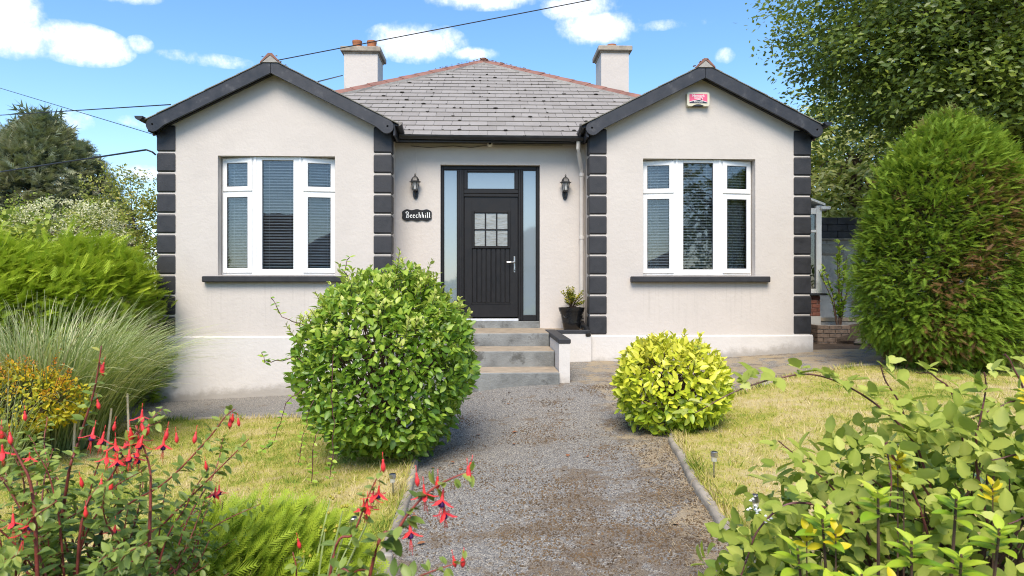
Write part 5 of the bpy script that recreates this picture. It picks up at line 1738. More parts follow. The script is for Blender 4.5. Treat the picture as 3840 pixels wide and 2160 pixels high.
gz_ = ground_z(5.4, 12.6) - .1
mb = MB(); mb.box(4.75, 5.70, 12.60, 15.6, gz_, .84, 0); mb.build('base_wall', M['far_wall'], cv)
mb = MB(); mb.box(4.75, 5.69, 12.62, 15.59, .84, 1.225); mb.build('mortar_core', M['mortar'], cv)
brick_rows(cv, 4.9, 5.70, 12.600, 12.70, .845, 5, M['brick'])
brick_rows(cv, 5.692, 5.712, 12.702, 15.6, .845, 5, M['brick'], face='x')
mb = MB(); mb.box(4.75, 5.80, 12.50, 15.7, 1.225, 1.262, .005); mb.build('dark_sill', M['charcoal'], cv)
mb = MB()
mb.box(5.60, 5.70, 12.56, 12.66, 1.262, 2.88, .006)
for x in (4.85,): mb.box(x, x + .08, 12.562, 12.65, 1.263, 2.80, .006)
for z0, z1 in ((1.263, 1.345), (2.38, 2.43), (2.72, 2.83)): mb.box(4.93, 5.601, 12.565, 12.655, z0, z1, .005)
for y in (13.5, 14.5, 15.5): mb.box(5.605, 5.695, y, y + .08, 1.263, 2.87, .006)
for z0, z1 in ((1.264, 1.34), (2.38, 2.43), (2.73, 2.83)): mb.box(5.61, 5.69, 12.661, 15.55, z0, z1, .005)
mb.build('frame', M['white_upvc'], cv)
mb = MB(); mb.box(4.93, 5.60, 12.60, 12.606, 1.34, 2.73); mb.build('pane', M['glass'], cv)
mb = MB(); mb.box(5.64, 5.646, 12.66, 15.5, 1.34, 2.73); mb.build('pane', M['glass'], cv)
mb = MB(); mb.box(5.66, 5.84, 12.50, 15.7, 2.80, 2.86, .01); mb.build('gutter', M['white_upvc'], cv)
mb = MB(); mb.add([(4.75, 12.5, 3.25), (5.74, 12.5, 2.87), (5.74, 15.7, 2.87), (4.75, 15.7, 3.25), (4.75, 12.5, 3.29), (5.74, 12.5, 2.91), (5.74, 15.7, 2.91), (4.75, 15.7, 3.29)], [(0, 1, 2, 3), (7, 6, 5, 4), (0, 4, 5, 1), (1, 5, 6, 2)]); mb.build('roof', M['white_upvc'], cv)

gw = empty('garden_wall', (0, 0, 0)); tag(gw, 'grey block garden wall with a blackened top behind the laurel sapling', 'wall')
WY = 14.6
mb = MB(); mb.box(5.2, 12.5, WY, WY + .2, .2, 2.42, .01); mb.build('wall_body', M['garden_wall_grey'], gw)
for r in range(3):
    x = 5.2 - (.22 if r % 2 else 0)
    while x < 12.3:
        a, b_ = max(5.2, x), min(12.3, x + .44)
        mb = MB(); mb.box(a + .004, b_ - .004, WY - .012 + random.uniform(-.003, .003), WY + .21, 2.425 + r * .15, 2.425 + r * .15 + .143, .006); mb.build('block', M['wall_cap_dark'], gw); x += .44
mb = MB(); mb.box(6.35, 7.0, WY - .16, WY - .013, .2, 2.10, .01); mb.build('buttress', M['garden_wall_grey'], gw)
mb = MB(); mb.add([(6.33, WY - .18, 2.10), (7.02, WY - .18, 2.10), (7.02, WY - .013, 2.30), (6.33, WY - .013, 2.30), (6.33, WY - .18, 2.05), (7.02, WY - .18, 2.05), (7.02, WY - .013, 2.05), (6.33, WY - .013, 2.05)], [(0, 1, 2, 3), (0, 4, 5, 1), (1, 5, 6, 2), (3, 7, 4, 0), (4, 7, 6, 5)]); mb.build('buttress_cap', M['concrete'], gw)
mb = MB(); mb.box(5.2, 12.5, WY - .05, WY - .013, 2.38, 2.42, .006); mb.build('ledge', M['concrete'], gw)

yard = [(5.75, 12.9), (5.75, 14.6), (12, 14.6), (12, 12.9)]
o, _ = drape('yard', yard, M['white_gravel'], .10, .5); tag(o, 'pale stone chippings of the side yard', kind='structure')

pr = empty('brick_planter', (0, 0, 0)); tag(pr, 'low brown brick planter wall beside the right gable', 'planter')
gp = ground_z(5.6, 12.1) - .06
mb = MB(); mb.box(5.385, 5.93, 12.02, 12.10, gp, gp + .37); mb.box(5.385, 5.465, 12.101, 12.8, gp, gp + .37); mb.box(5.465, 7.2, 12.75, 12.83, gp, gp + .40); mb.build('mortar_core', M['mortar'], pr)
brick_rows(pr, 5.37, 5.95, 12.00, 12.108, gp, 5, M['brick_brown'])
brick_rows(pr, 5.372, 5.47, 12.11, 12.8, gp, 5, M['brick_brown'], face='x')
mb = MB(); mb.box(5.47, 7.2, 12.73, 12.85, gp + .40, gp + .47, .006); mb.build('coping', M['tread'], pr)
# soil mound with a few stones
bm = bmesh.new(); bmesh.ops.create_icosphere(bm, subdivisions=4, radius=1)
for v in bm.verts:
    n_ = noise.fractal(v.co * 2.2, 1, 2, 4); v.co *= 1 + .12 * n_; v.co = Vector((v.co.x * .95, v.co.y * .42, v.co.z * .32))
me = bpy.data.meshes.new('soil_mound'); bm.to_mesh(me); bm.free()
o = link('soil_mound', me, M['soil'], None, (6.35, 12.3, gp + .05)); tag(o, 'mound of dark soil behind the brick planter wall', 'soil', kind='stuff')
def stone(x, y, z, r, label):
    bm = bmesh.new(); bmesh.ops.create_icosphere(bm, subdivisions=2, radius=1)
    for v in bm.verts:
        v.co *= 1 + .35 * noise.noise(v.co * 1.3 + Vector((x, y, 0)) * 7); v.co = Vector((v.co.x * r * 1.3, v.co.y * r, v.co.z * r * .75))
    me = bpy.data.meshes.new('stone'); bm.to_mesh(me); bm.free()
    o = link('stone', me, M['rock'], None, (x, y, z)); tag(o, label, 'stone', 'stones by the planter')
stone(6.02, 11.75, gp + .08, .11, 'grey stone at the foot of the brick planter')
stone(6.38, 11.90, gp + .28, .055, 'small pale stone on the soil mound')
stone(6.62, 11.6, gp + .10, .06, 'flat stone between the planter and the clipped conifer')

sp = empty('laurel_sapling', (5.92, 12.35, gp + .30)); tag(sp, 'slender young laurel with upright glossy leaves in the planter', 'sapling')
mb = MB(); LP, LT, LN, LS = [], [], [], []
for sx, sy, hh, L_ in ((0, 0, 1.55, 26), (-.30, 0, 1.15, 12), (.16, .05, 1.30, 22), (-.06, -.05, 1.30, 20), (.22, -.05, .95, 14), (-.40, -.05, 1.05, 8)):
    e = np.array([sx, sy, hh]); m_ = np.array([sx * .35, sy * .4, hh * .5])
    mb.tube([(0, 0, -.2), tuple(m_), tuple(e)], [.012, .009, .004], 5)
    for k in range(L_ * 2):
        t_ = rng.uniform(.15, 1); p = m_ * min(1, t_ * 2) if t_ < .5 else m_ + (e - m_) * (t_ - .5) * 2
        a = rng.uniform(0, 6.28); LP.append(p); LT.append(unit(np.array([math.cos(a), math.sin(a), .9]))); LN.append(unit(np.array([-math.cos(a) * .6, -math.sin(a) * .6 - .3, .7]))); LS.append(rng.uniform(.10, .17))
mb.build('stem', M['twig'], sp)
V, F, tt = scatter(OVALN[0], OVALN[1], np.array(LP), np.array(LT), np.array(LN), np.array(LS), np.clip(.2 + .45 * np.array([p[2] for p in LP]) / 1.5 + rng.normal(0, .12, len(LP)), 0, 1))
add_leaves('foliage', [(V, F, tt)], M['m_laurel'], sp)

# ------------------------------------------------------------------ trees
def tree(name, label, base, trunk_pts, c, r, n_twig, leaves_per, tmpl, size, mat, tint_fn, twig_len, droop=-.15, lump=.16, inner=.55, flat=.8, group=None, cat='tree', rad=.12, xlim=None, seed=0, zmin=-1.0, lsc=1.7, zmax=1.1, keep=None):
    root = empty(name, base); tag(root, label, cat, group); b = np.asarray(base)
    P, N, rr, d = shell_points(n_twig, c, r, inner, lump=lump, power=.6, seed=seed, zmin=zmin, lscale=lsc)
    kp = (d[:, 2] < zmax) & (keep(P) if keep else True); P, N, rr, d = P[kp], N[kp], rr[kp], d[kp]
    mb = MB(); mb.tube([tuple(np.asarray(p) - b) for p in trunk_pts], [rad * (1 - .6 * i / (len(trunk_pts) - 1)) for i in range(len(trunk_pts))], 10)
    top = np.asarray(trunk_pts[-1]); mid = np.asarray(trunk_pts[-2])
    for i in range(0, len(P), max(1, len(P) // 55)):
        s = mid + (top - mid) * rng.random()
        m_ = (s + P[i]) / 2 + np.array([0, 0, .1 * r[2]])
        mb.tube([tuple(s - b), tuple(m_ - b), tuple(P[i] - b)], [rad * .24, rad * .14, .006], 5)
    mb.build('trunk', M['bark'], root)
    LP, LT, LN, LI = [], [], [], []
    dirs = unit(N * .8 + rng.normal(0, .45, N.shape) + np.array([0, 0, droop]))
    for i in range(len(P)):
        k = int(leaves_per * rng.uniform(.6, 1.4)); L_ = twig_len * rng.uniform(.6, 1.3)
        t_ = rng.random(k)
        side = unit(np.cross(dirs[i], [0, 0, 1.]) + 1e-6)
        off = side[None] * (rng.normal(0, .22, k) * L_)[:, None] + rng.normal(0, .05 * (1.2 - flat) * 4, (k, 3)) * L_
        LP.append(P[i] + dirs[i] * (t_ * L_)[:, None] + off + np.array([0, 0, -.25 * L_]) * (t_ ** 2)[:, None])
        LT.append(unit(dirs[i][None] * .6 + side[None] * np.sign(rng.normal(size=k))[:, None] * .8 + rng.normal(0, .35, (k, 3))))
        LN.append(unit(np.array([0, -.15, .55])[None] + N[i][None] * .55 + rng.normal(0, .45, (k, 3))))
        LI.append(np.full(k, i))
    LP, LT, LN, LI = map(np.concatenate, (LP, LT, LN, LI))
    tint = np.clip(tint_fn(LP, rr[LI], LI), 0, 1)
    V, F, tt = scatter(tmpl[0], tmpl[1], LP - b, LT, LN, rng.uniform(size[0], size[1], len(LP)), tint)
    o = add_leaves('crown', [(V, F, tt)], mat, root)
    return root


def t_beech(P, rr, LI):
    tw = rng.random(LI.max() + 1)
    return .36 + .30 * (tw[LI] - .5) + .25 * (rng.random(len(P)) - .5) + .30 * (rng.random(len(P)) < .06) + .12 * (rr > .93)


tree('beech_tree', 'large overhanging beech tree filling the upper right corner', (9.3, 12.2, ground_z(9.3, 12.2)), [(9.3, 12.2, 0), (9.2, 12.2, 2.5), (8.8, 12.0, 5.0), (8.6, 11.9, 7.5)],
     (8.45, 11.3, 6.2), (4.05, 2.5, 3.1), 3900, 30, LEAF4, (.075, .115), M['m_beech'], t_beech, .75, -.1, .14, .45, rad=.30, seed=3, zmax=.42, keep=lambda P: P[:, 2] > np.interp(P[:, 0], [4.2, 4.9, 5.6, 6.4, 7.4, 9], [6.3, 5.5, 4.8, 4.35, 3.9, 3.4]))
bt = bpy.data.objects['beech_tree']; _b = np.array(bt.location)
P, N, rr, d = shell_points(1500, (9.0, 12.0, 6.0), (3.3, 2.0, 2.5), .35, lump=.15, zmin=-1.0)
P = P[(P[:, 2] < 7.9) & (P[:, 2] > np.interp(P[:, 0], [5.6, 6.4, 7.4, 9], [4.6, 4.2, 3.8, 3.4]))]
C_ = np.repeat(P, 22, 0) + rng.normal(0, .24, (len(P) * 22, 3)) * np.array([1, 1, .5]); k = len(C_)
V, F, tt = scatter(LEAF4[0], LEAF4[1], C_ - _b, unit(rng.normal(size=(k, 3))), unit(rng.normal(0, .5, (k, 3)) + np.array([0, -.2, 1.])), rng.uniform(.10, .15, k), rng.uniform(0, .4, k))
add_leaves('inner_crown', [(V, F, tt)], M['m_beech'], bt)


def t_mix(lo, sp): return lambda P, rr, LI: lo + sp * (rng.random(len(P)) - .5) + .25 * (rng.random(LI.max() + 1)[LI] - .5)
tree('chestnut_tree', 'pale leaved chestnut tree with drooping long leaves behind the wall', (9.0, 18, ground_z(9, 18)), [(9, 18, 0), (9, 18, 1.8), (9, 18, 3.6), (8.9, 18, 5)],
     (8.9, 17.6, 3.9), (2.6, 1.8, 2.6), 1500, 14, LEAFN, (.15, .24), M['m_chestnut'], t_mix(.55, .7), .55, -.2, .16, .45, flat=.4, rad=.12, seed=8)
tree('golden_tree', 'small golden leaved tree at the edge beyond the clipped conifer', (15.3, 20, ground_z(15, 20)), [(15.3, 20, 0), (15.3, 20, 1.6), (15.3, 20, 3), (15.3, 20, 4.4)],
     (15.4, 20, 3.6), (1.9, 1.3, 1.9), 160, 22, LEAF4, (.10, .16), M['m_lime'], t_mix(.8, .4), .5, 0, .2, .4, rad=.09, seed=5)
tree('dark_yew', 'dark evergreen tree standing behind the garden wall', (9.6, 21, ground_z(9, 21)), [(9.6, 21, 0), (9.6, 21, 1.2), (9.6, 21, 2.5), (9.6, 21, 4)],
     (9.8, 21, 2.8), (3.6, 1.5, 2.8), 900, 18, LEAF4, (.16, .26), M['m_beech'], t_mix(.25, .3), .6, 0, .1, .5, rad=.15, seed=6)
tree('olive_tree', 'upright yellow olive green tree rising beside the left quoins', (-9.0, 16.2, ground_z(-9, 16.2)), [(-9, 16.2, -.3), (-9, 16.2, .8), (-9, 16.2, 2), (-9, 16.2, 3.2)],
     (-8.9, 16.2, 2.25), (1.75, 1.0, 1.75), 800, 24, LEAF4, (.06, .105), M['m_olive'], t_mix(.45, .7), .42, .35, .24, .35, rad=.06, seed=21, lsc=2.6)
tree('feathery_tree', 'light green feathery shrub between the spruce and the olive tree', (-10.3, 15.2, ground_z(-10, 15)), [(-10.2, 15.2, -.3), (-10.2, 15.2, .8), (-10.2, 15.2, 1.8), (-10.2, 15.2, 2.6)],
     (-10.3, 15.2, 2.1), (1.2, .8, 1.25), 200, 24, LEAF4, (.05, .09), M['m_lime'], t_mix(.30, .4), .40, .25, .2, .4, rad=.05, seed=31)
bl = tree('blossom_shrub', 'bushy lime green shrub covered in cream blossom above the hedge', (-8.9, 13, ground_z(-8.9, 13)), [(-8.9, 13, -.3), (-8.9, 13, .6), (-8.9, 13, 1.4), (-8.9, 13, 2.2)],
     (-8.75, 12.9, 1.85), (1.75, .8, 1.05), 330, 24, LEAF4, (.05, .085), M['m_lime'], t_mix(.42, .5), .36, .25, .18, .5, cat='shrub', rad=.05, seed=41)
P, N, rr, d = shell_points(420, (-8.35, 12.75, 1.95), (1.25, .75, 1.08), .92, lump=.15, zmin=-.1)
C_ = np.repeat(P, 12, 0) + rng.normal(0, .045, (len(P) * 12, 3)); k = len(C_)
V, F, tt = scatter(LEAF2[0], LEAF2[1], C_ - np.array(bl.location), unit(rng.normal(size=(k, 3))), unit(rng.normal(size=(k, 3)) + np.array([0, -.6, .8])), rng.uniform(.03, .055, k), rng.random(k))
add_leaves('blossom', [(V, F, tt)], M['m_blossom'], bl)
tree('lime_climber', 'broad leaved yellow green climber sprawling over the hedge top', (-8.9, 11.0, ground_z(-8.9, 11.0)), [(-8.9, 11, -.3), (-8.9, 11, .8), (-8.7, 10.9, 1.6), (-8.5, 10.8, 2.1)],
     (-8.4, 10.7, 1.95), (1.5, .55, .45), 190, 12, ROUND, (.08, .13), M['m_lime'], t_mix(.45, .5), .3, .2, .2, .55, cat='climber', rad=.03, seed=51)


def rf_sp(t_): return 2.75 * float(np.interp(t_, [0, .2, .45, .65, .8, .92, 1.0], [.92, 1.0, .92, .76, .58, .30, .05]))
def tint_sp(P, t_, dep, N):
    v = np.array([noise.noise(Vector(p * 1.4)) for p in P]); return .34 + .3 * (rng.random(len(P)) - .5) + .25 * v + .16 * dep
conifer('spruce_tree', 'broad grey green spruce tree at the left edge against the sky', 'tree', (-14.1, 20.5), rf_sp, (-14.1, 20.5, ground_z(-14, 20)), M['m_spruce'], 3800, (.22, .42), tint_sp, (-.2, 6.35), .2, (1, 1), tmpl=SPRAY_S, tdir=(.1, 0, -.05))

# far shed roof at the left edge
sh = empty('shed', (-12.6, 15.6, ground_z(-12.6, 15.6))); tag(sh, 'grey slated shed roof peeping out at the left edge behind the shrubs', 'shed')
mb = MB(); mb.box(-1.6, 1.4, -.2, 2, 0, 2.4); mb.build('wall', M['far_wall'], sh)
for k in range(7):
    mb = MB(); x0, x1 = -1.7 + k * .48, -1.7 + (k + 1) * .48 + .03
    z0, z1 = 3.9 - k * .28, 3.9 - (k + 1) * .28
    mb.add([(x0, -.3, z0 + .02), (x1, -.3, z1 + .02), (x1, 2.1, z1 + .02), (x0, 2.1, z0 + .02), (x0, -.3, z0 - .03), (x1, -.3, z1), (x1, 2.1, z1), (x0, 2.1, z0 - .03)], [(0, 1, 2, 3), (0, 4, 5, 1), (1, 5, 6, 2), (7, 6, 5, 4)])
    mb.build('slate_course', M['roof_slate_far'], sh)

# ------------------------------------------------------------------ foreground plants
def curve_pts(pts, n=7):
    """smooth path through points"""
    P = [np.asarray(p, float) for p in pts]; P = [2 * P[0] - P[1]] + P + [2 * P[-1] - P[-2]]; out = []
    for i in range(1, len(P) - 2):
        for k in range(n):
            t_ = k / n; a, b_, c_, d_ = P[i - 1], P[i], P[i + 1], P[i + 2]
            out.append(.5 * ((2 * b_) + (-a + c_) * t_ + (2 * a - 5 * b_ + 4 * c_ - d_) * t_ ** 2 + (-a + 3 * b_ - 3 * c_ + d_) * t_ ** 3))
    out.append(P[-2]); return out


def fuchsia_flower_mesh():
    mb = MB(); mats = []
    def sec(fn, mi):
        k = len(mb.f); fn(); mats.extend([mi] * (len(mb.f) - k))
    sec(lambda: mb.tube([(0, 0, 0), (0.001, 0, -.012), (0, 0, -.024)], .0009, 4), 0)
    sec(lambda: mb.lathe([(.0012, -.022), (.0032, -.026), (.0030, -.031), (.0036, -.036), (.0052, -.048), (.0060, -.052)], (0, 0, 0), 8), 0)
    def sep():
        for q in range(4):
            a = q * math.pi / 2 + .4; dx, dy = math.cos(a), math.sin(a); px, py = -dy, dx
            L = [(.005, -.050, .005), (.014, -.054, .0075), (.026, -.060, .0065), (.040, -.062, .0005)]
            vs = []
            for r, z, w_ in L: vs += [(dx * r + px * w_, dy * r + py * w_, z), (dx * r, dy * r, z + .002), (dx * r - px * w_, dy * r - py * w_, z)]
            mb.add(vs, [(3 * i, 3 * i + 1, 3 * i + 4, 3 * i + 3) for i in range(3)] + [(3 * i + 1, 3 * i + 2, 3 * i + 5, 3 * i + 4) for i in range(3)])
    sec(sep, 0)
    sec(lambda: mb.lathe([(.004, -.050), (.0075, -.056), (.0090, -.062), (.0075, -.067), (.004, -.068)], (0, 0, 0), 9), 1)
    def stam():
        for q in range(5):
            a = q * 1.3; mb.tube([(0, 0, -.06), (.004 * math.cos(a), .004 * math.sin(a), -.085), (.006 * math.cos(a), .006 * math.sin(a), -.098 - .012 * (q == 0))], .0007, 4)
    sec(stam, 0)
    me = mb.mesh('flower', fix=False); me.materials.append(M['sepal_red']); me.materials.append(M['petal_purple'])
    me.polygons.foreach_set('material_index', mats); me.polygons.foreach_set('use_smooth', [True] * len(me.polygons))
    return me


def fuchsia_bud_mesh():
    mb = MB(); mb.tube([(0, 0, 0), (.001, 0, -.012), (0, 0, -.022)], .0009, 4)
    mb.lathe([(.0012, -.021), (.0035, -.024), (.003, -.028), (.0045, -.034), (.0075, -.044), (.0065, -.053), (.001, -.062)], (0, 0, 0), 8)
    me = mb.mesh('flower_bud', fix=False); me.materials.append(M['sepal_red']); me.polygons.foreach_set('use_smooth', [True] * len(me.polygons)); return me


FL, BUD = fuchsia_flower_mesh(), fuchsia_bud_mesh()


def fuchsia(label, base, stems, flowers, buds, leaf=(.034, .060), fs=.85):
    root = empty('fuchsia_bush', base); tag(root, label, 'fuchsia'); b = np.asarray(base)
    LP, LT, LN, LS, LI = [], [], [], [], []
    for st_, rad, dense in stems:
        pts = curve_pts(st_, 8)
        mb = MB(); n_ = len(pts); mb.tube([tuple(p - b) for p in pts], [rad * (1 - .72 * i / n_) for i in range(n_)], 6); mb.build('stem', M['fuchsia_stem'], root, smooth=True)
        acc = 0; turn = rng.random() * 3
        for i in range(1, n_):
            seg = pts[i] - pts[i - 1]; acc += np.linalg.norm(seg)
            if acc > .016 / dense:
                acc = 0; turn += math.pi / 2; d_ = unit(seg); t_ = i / n_
                u_ = unit(np.cross(d_, [0.3, 1, .2])); v_ = np.cross(d_, u_)
                for s in (-1, 1):
                    sd = s * (u_ * math.cos(turn) + v_ * math.sin(turn))
                    if rng.random() < .92:
                        for q in range(1 + (rng.random() < .8)):
                            LP.append(pts[i] - b + sd * .004); LT.append(unit(sd + d_ * .35 + np.array([rng.normal(0, .3), rng.normal(0, .3), -.25 + rng.normal(0, .25)])))
                            LN.append(unit(np.array([rng.normal(0, .3), -.15 + rng.normal(0, .3), 1.]))); LS.append(rng.uniform(*leaf) * (1.15 - .6 * t_)); LI.append(t_)
    V, F, tt = scatter(OVAL[0], OVAL[1], np.array(LP), np.array(LT), np.array(LN), np.array(LS), np.clip(.25 + .35 * np.array(LI) ** 2 + rng.normal(0, .15, len(LP)), 0, 1))
    add_leaves('foliage', [(V, F, tt)], M['m_fuchsia'], root)
    for me, nm, lst in ((FL, 'flower', flowers), (BUD, 'flower_bud', buds)):
        for p in lst:
            o = bpy.data.objects.new(nm, me); COL.objects.link(o); o.parent = root; o.location = tuple(np.asarray(p) - b + np.array([0, 0, .022 * fs]))
            o.rotation_euler = (random.uniform(-.25, .25), random.uniform(-.25, .25), random.uniform(0, 6.3)); o.scale = (fs * random.uniform(.85, 1.15),) * 3
    return root


B1 = (-1.35, 2.15, ground_z(-1.35, 2.15))
S1 = [([(-1.44, 2.2, -.4), (-1.458, 2.2, .43), (-1.432, 2.2, .742), (-1.394, 2.2, .874), (-1.345, 2.2, 1.036), (-1.323, 2.2, 1.174)], .0065, .8),
      ([(-1.09, 2.05, -.4), (-1.063, 2.0, .516), (-1.059, 2.0, .739), (-1.063, 2.0, .839), (-1.103, 2.0, .958)], .0065, .8),
      ([(-1.45, 2.25, -.3), (-1.435, 2.3, .389), (-1.326, 2.3, .60), (-1.167, 2.3, .706), (-1.029, 2.3, .846), (-.967, 2.3, .925), (-.932, 2.3, .953)], .005, .8),
      ([(-1.42, 2.2, -.3), (-1.266, 2.2, .432), (-1.116, 2.2, .606), (-1.017, 2.2, .705), (-.919, 2.2, .802), (-.848, 2.2, .874)], .005, .75),
      ([(-1.33, 1.95, -.4), (-1.321, 1.9, .558), (-1.336, 1.9, .794), (-1.373, 1.9, .888), (-1.425, 1.9, .978)], .0065, .8),
      ([(-1.33, 2.1, -.3), (-1.30, 2.05, .60), (-1.20, 2.05, .80), (-1.10, 2.0, .93), (-1.03, 2.0, .97)], .005, .9)]
for i in range(85):
    x, y = rng.uniform(-1.85, -.98), rng.uniform(1.75, 2.65); zt = rng.uniform(.38, .92) - .12 * max(0, x + 1.15) * 4
    x0, y0 = -1.35 + rng.normal(0, .15), 2.2 + rng.normal(0, .12)
    S1.append(([(x0, y0, -.35), ((x0 + x) / 2 + rng.normal(0, .05), (y0 + y) / 2, zt * .55), (x * .8 + x0 * .2, y * .8 + y0 * .2, zt * .86), (x + rng.normal(0, .05), y, zt)], .0045, 1.15))
FL1 = [(-1.162, 2.0, .918), (-1.128, 2.0, .925), (-1.098, 2.0, .940), (-1.075, 2.0, .932), (-1.174, 1.98, .885), (-1.139, 1.97, .880), (-1.104, 1.97, .895), (-1.017, 2.0, .925), (-1.15, 2.03, .90), (-1.12, 2.03, .87), (-1.085, 1.99, .90),
       (-1.33, 1.9, .72), (-1.36, 1.92, .70), (-1.39, 1.9, .735), (-.965, 2.25, .71), (-.975, 2.25, .70), (-1.28, 2.1, .935), (-1.25, 2.1, .92), (-1.38, 1.8, .56), (-1.36, 1.8, .55), (-1.22, 2.1, .64), (-1.48, 2.1, .66), (-1.19, 2.2, .97), (-1.57, 2.1, .88), (-1.52, 2.15, .84)]
BD1 = [(-.94, 2.3, .935), (-.925, 2.3, .92), (-.95, 2.3, .925), (-.99, 2.2, .80), (-1.005, 2.0, .95), (-.985, 2.0, .935), (-.945, 2.05, .93), (-1.31, 2.2, 1.12), (-1.33, 2.2, 1.115), (-1.20, 2.0, .80), (-1.17, 2.0, .795), (-1.11, 1.98, .955), (-1.09, 2.0, .965), (-1.06, 2.0, .96),
       (-1.42, 1.9, .975), (-1.40, 1.9, .96), (-1.16, 2.0, .965), (-1.34, 2.2, 1.0), (-1.30, 2.05, .79), (-1.25, 2.0, .72), (-1.5, 2.1, .98)]
fuchsia('red flowering fuchsia bush filling the lower left corner', B1, S1, FL1, BD1)

B2 = (-.50, 1.75, ground_z(-.5, 1.75))
S2 = [([(-.50, 1.75, -.3), (-.354, 1.7, .643), (-.288, 1.7, .751), (-.256, 1.7, .801), (-.198, 1.7, .860), (-.128, 1.7, .895), (-.096, 1.7, .899)], .0055, .75),
      ([(-.55, 1.8, -.3), (-.507, 1.9, .558), (-.44, 1.9, .679), (-.396, 1.9, .79), (-.363, 1.9, .856)], .005, .8),
      ([(-.48, 1.75, -.2), (-.33, 1.7, .56), (-.265, 1.7, .622), (-.206, 1.7, .652), (-.117, 1.7, .681)], .0045, .8),
      ([(-.55, 1.8, -.3), (-.46, 1.75, .55), (-.40, 1.72, .64), (-.36, 1.7, .66)], .0045, 1.0), ([(-.6, 1.85, -.3), (-.62, 1.9, .40), (-.60, 1.9, .56), (-.61, 1.9, .625)], .0045, .9)]
fuchsia('fuchsia sprig with red and purple flowers arching over the path', B2, S2, [(-.222, 1.7, .872), (-.168, 1.7, .862), (-.172, 1.7, .820), (-.255, 1.7, .782), (-.38, 1.9, .800), (-.402, 1.9, .776), (-.368, 1.9, .81), (-.415, 1.9, .77)],
        [(-.098, 1.7, .925), (-.112, 1.7, .918), (-.24, 1.7, .90), (-.36, 1.9, .885), (-.12, 1.7, .695), (-.15, 1.7, .69), (-.60, 1.9, .66), (-.185, 1.7, .89)])

# golden juniper at the bottom
gj = empty('golden_juniper', (-1.35, 2.95, ground_z(-1.35, 2.95))); tag(gj, 'bright yellow green feathery juniper spreading below the fuchsia', 'juniper'); b = np.array(gj.location)
P, N, rr, d = shell_points(6500, (-1.18, 2.85, -.02), (.62, .45, .46), .5, lump=.15, zmin=-.3, power=.6)
T = unit(N * .35 + np.array([.55, -.05, .75]) + rng.normal(0, .32, N.shape)); Nn = unit(np.array([-.3, -.6, .8]) + rng.normal(0, .3, N.shape))
V, F, tt = scatter(SPRAY[0], SPRAY[1], P - b, T, Nn, rng.uniform(.055, .14, len(P)), np.clip(.35 + .3 * rng.random(len(P)) + .25 * (rr - .7), 0, 1))
add_leaves('foliage', [(V, F, tt)], M['m_gjuniper'], gj, smooth=False)
mb = MB(); limbs(mb, (.17, -.1, .42), (.6, .45, .45), 40, (0, 0, .1), .012); mb.build('trunk', M['bark'], gj)

# weed with thin pale stalks in front of the bush
wd = empty('weed', (-.72, 2.5, ground_z(-.72, 2.5))); tag(wd, 'tall thin pale green weed stalks leaning over the lawn by the path', 'weed')
mb = MB(); fl = MB()
for i in range(9):
    e = np.array([rng.uniform(-.10, .28), rng.uniform(-.1, .4), rng.uniform(.55, .80)]); p0 = np.array([rng.normal(-.05, .05), 0, 0])
    mb.tube([tuple(q) for q in curve_pts([p0, p0 * .5 + e * .5 + np.array([0, 0, .1]), e], 5)], [.0035] * 10 + [.0016], 4)
    for k in range(3): fl.lathe([(.002, 0), (.007, .006), (.002, .014)], tuple(e + rng.normal(0, .02, 3)), 6)
simple('weed_green', (.30, .36, .12), .6, .2, 20, 80, .1, .001)
mb.build('stalk', M['weed_green'], wd); tag(fl.build('flower_head', M['m_yellow'], wd), kind='stuff')

# ---- bramble, ivy, laurel and golden privet on the right
BB = (1.75, 2.7, ground_z(1.75, 2.7))
br = empty('bramble_bush', BB); tag(br, 'sprawling bramble with thorny purple canes and pale toothed leaves lower right', 'bramble'); b = np.asarray(BB)
def serrate(n=7, w=.36):
    vs = [(0, 0, 0)]; fs = []
    for i in range(1, n):
        t_ = i / n; hw_ = w * math.sin(math.pi * t_ ** .8) ** .75 * (1.0 if i % 2 else .86); z = -.10 * t_ * t_
        vs += [(t_, 0, z), (t_, hw_, z + .09), (t_, -hw_, z + .09)]
    vs.append((1.02, 0, -.12)); L_ = len(vs) - 1; fs += [(0, 1, 2), (0, 3, 1)]
    for i in range(n - 2):
        a, c_ = 1 + i * 3, 4 + i * 3; fs += [(a, c_, c_ + 1), (a, c_ + 1, a + 1), (a, a + 2, c_ + 2), (a, c_ + 2, c_)]
    a = 1 + (n - 2) * 3; fs += [(a, L_, a + 1), (a, a + 2, L_)]
    return vs, fs
SER = serrate()
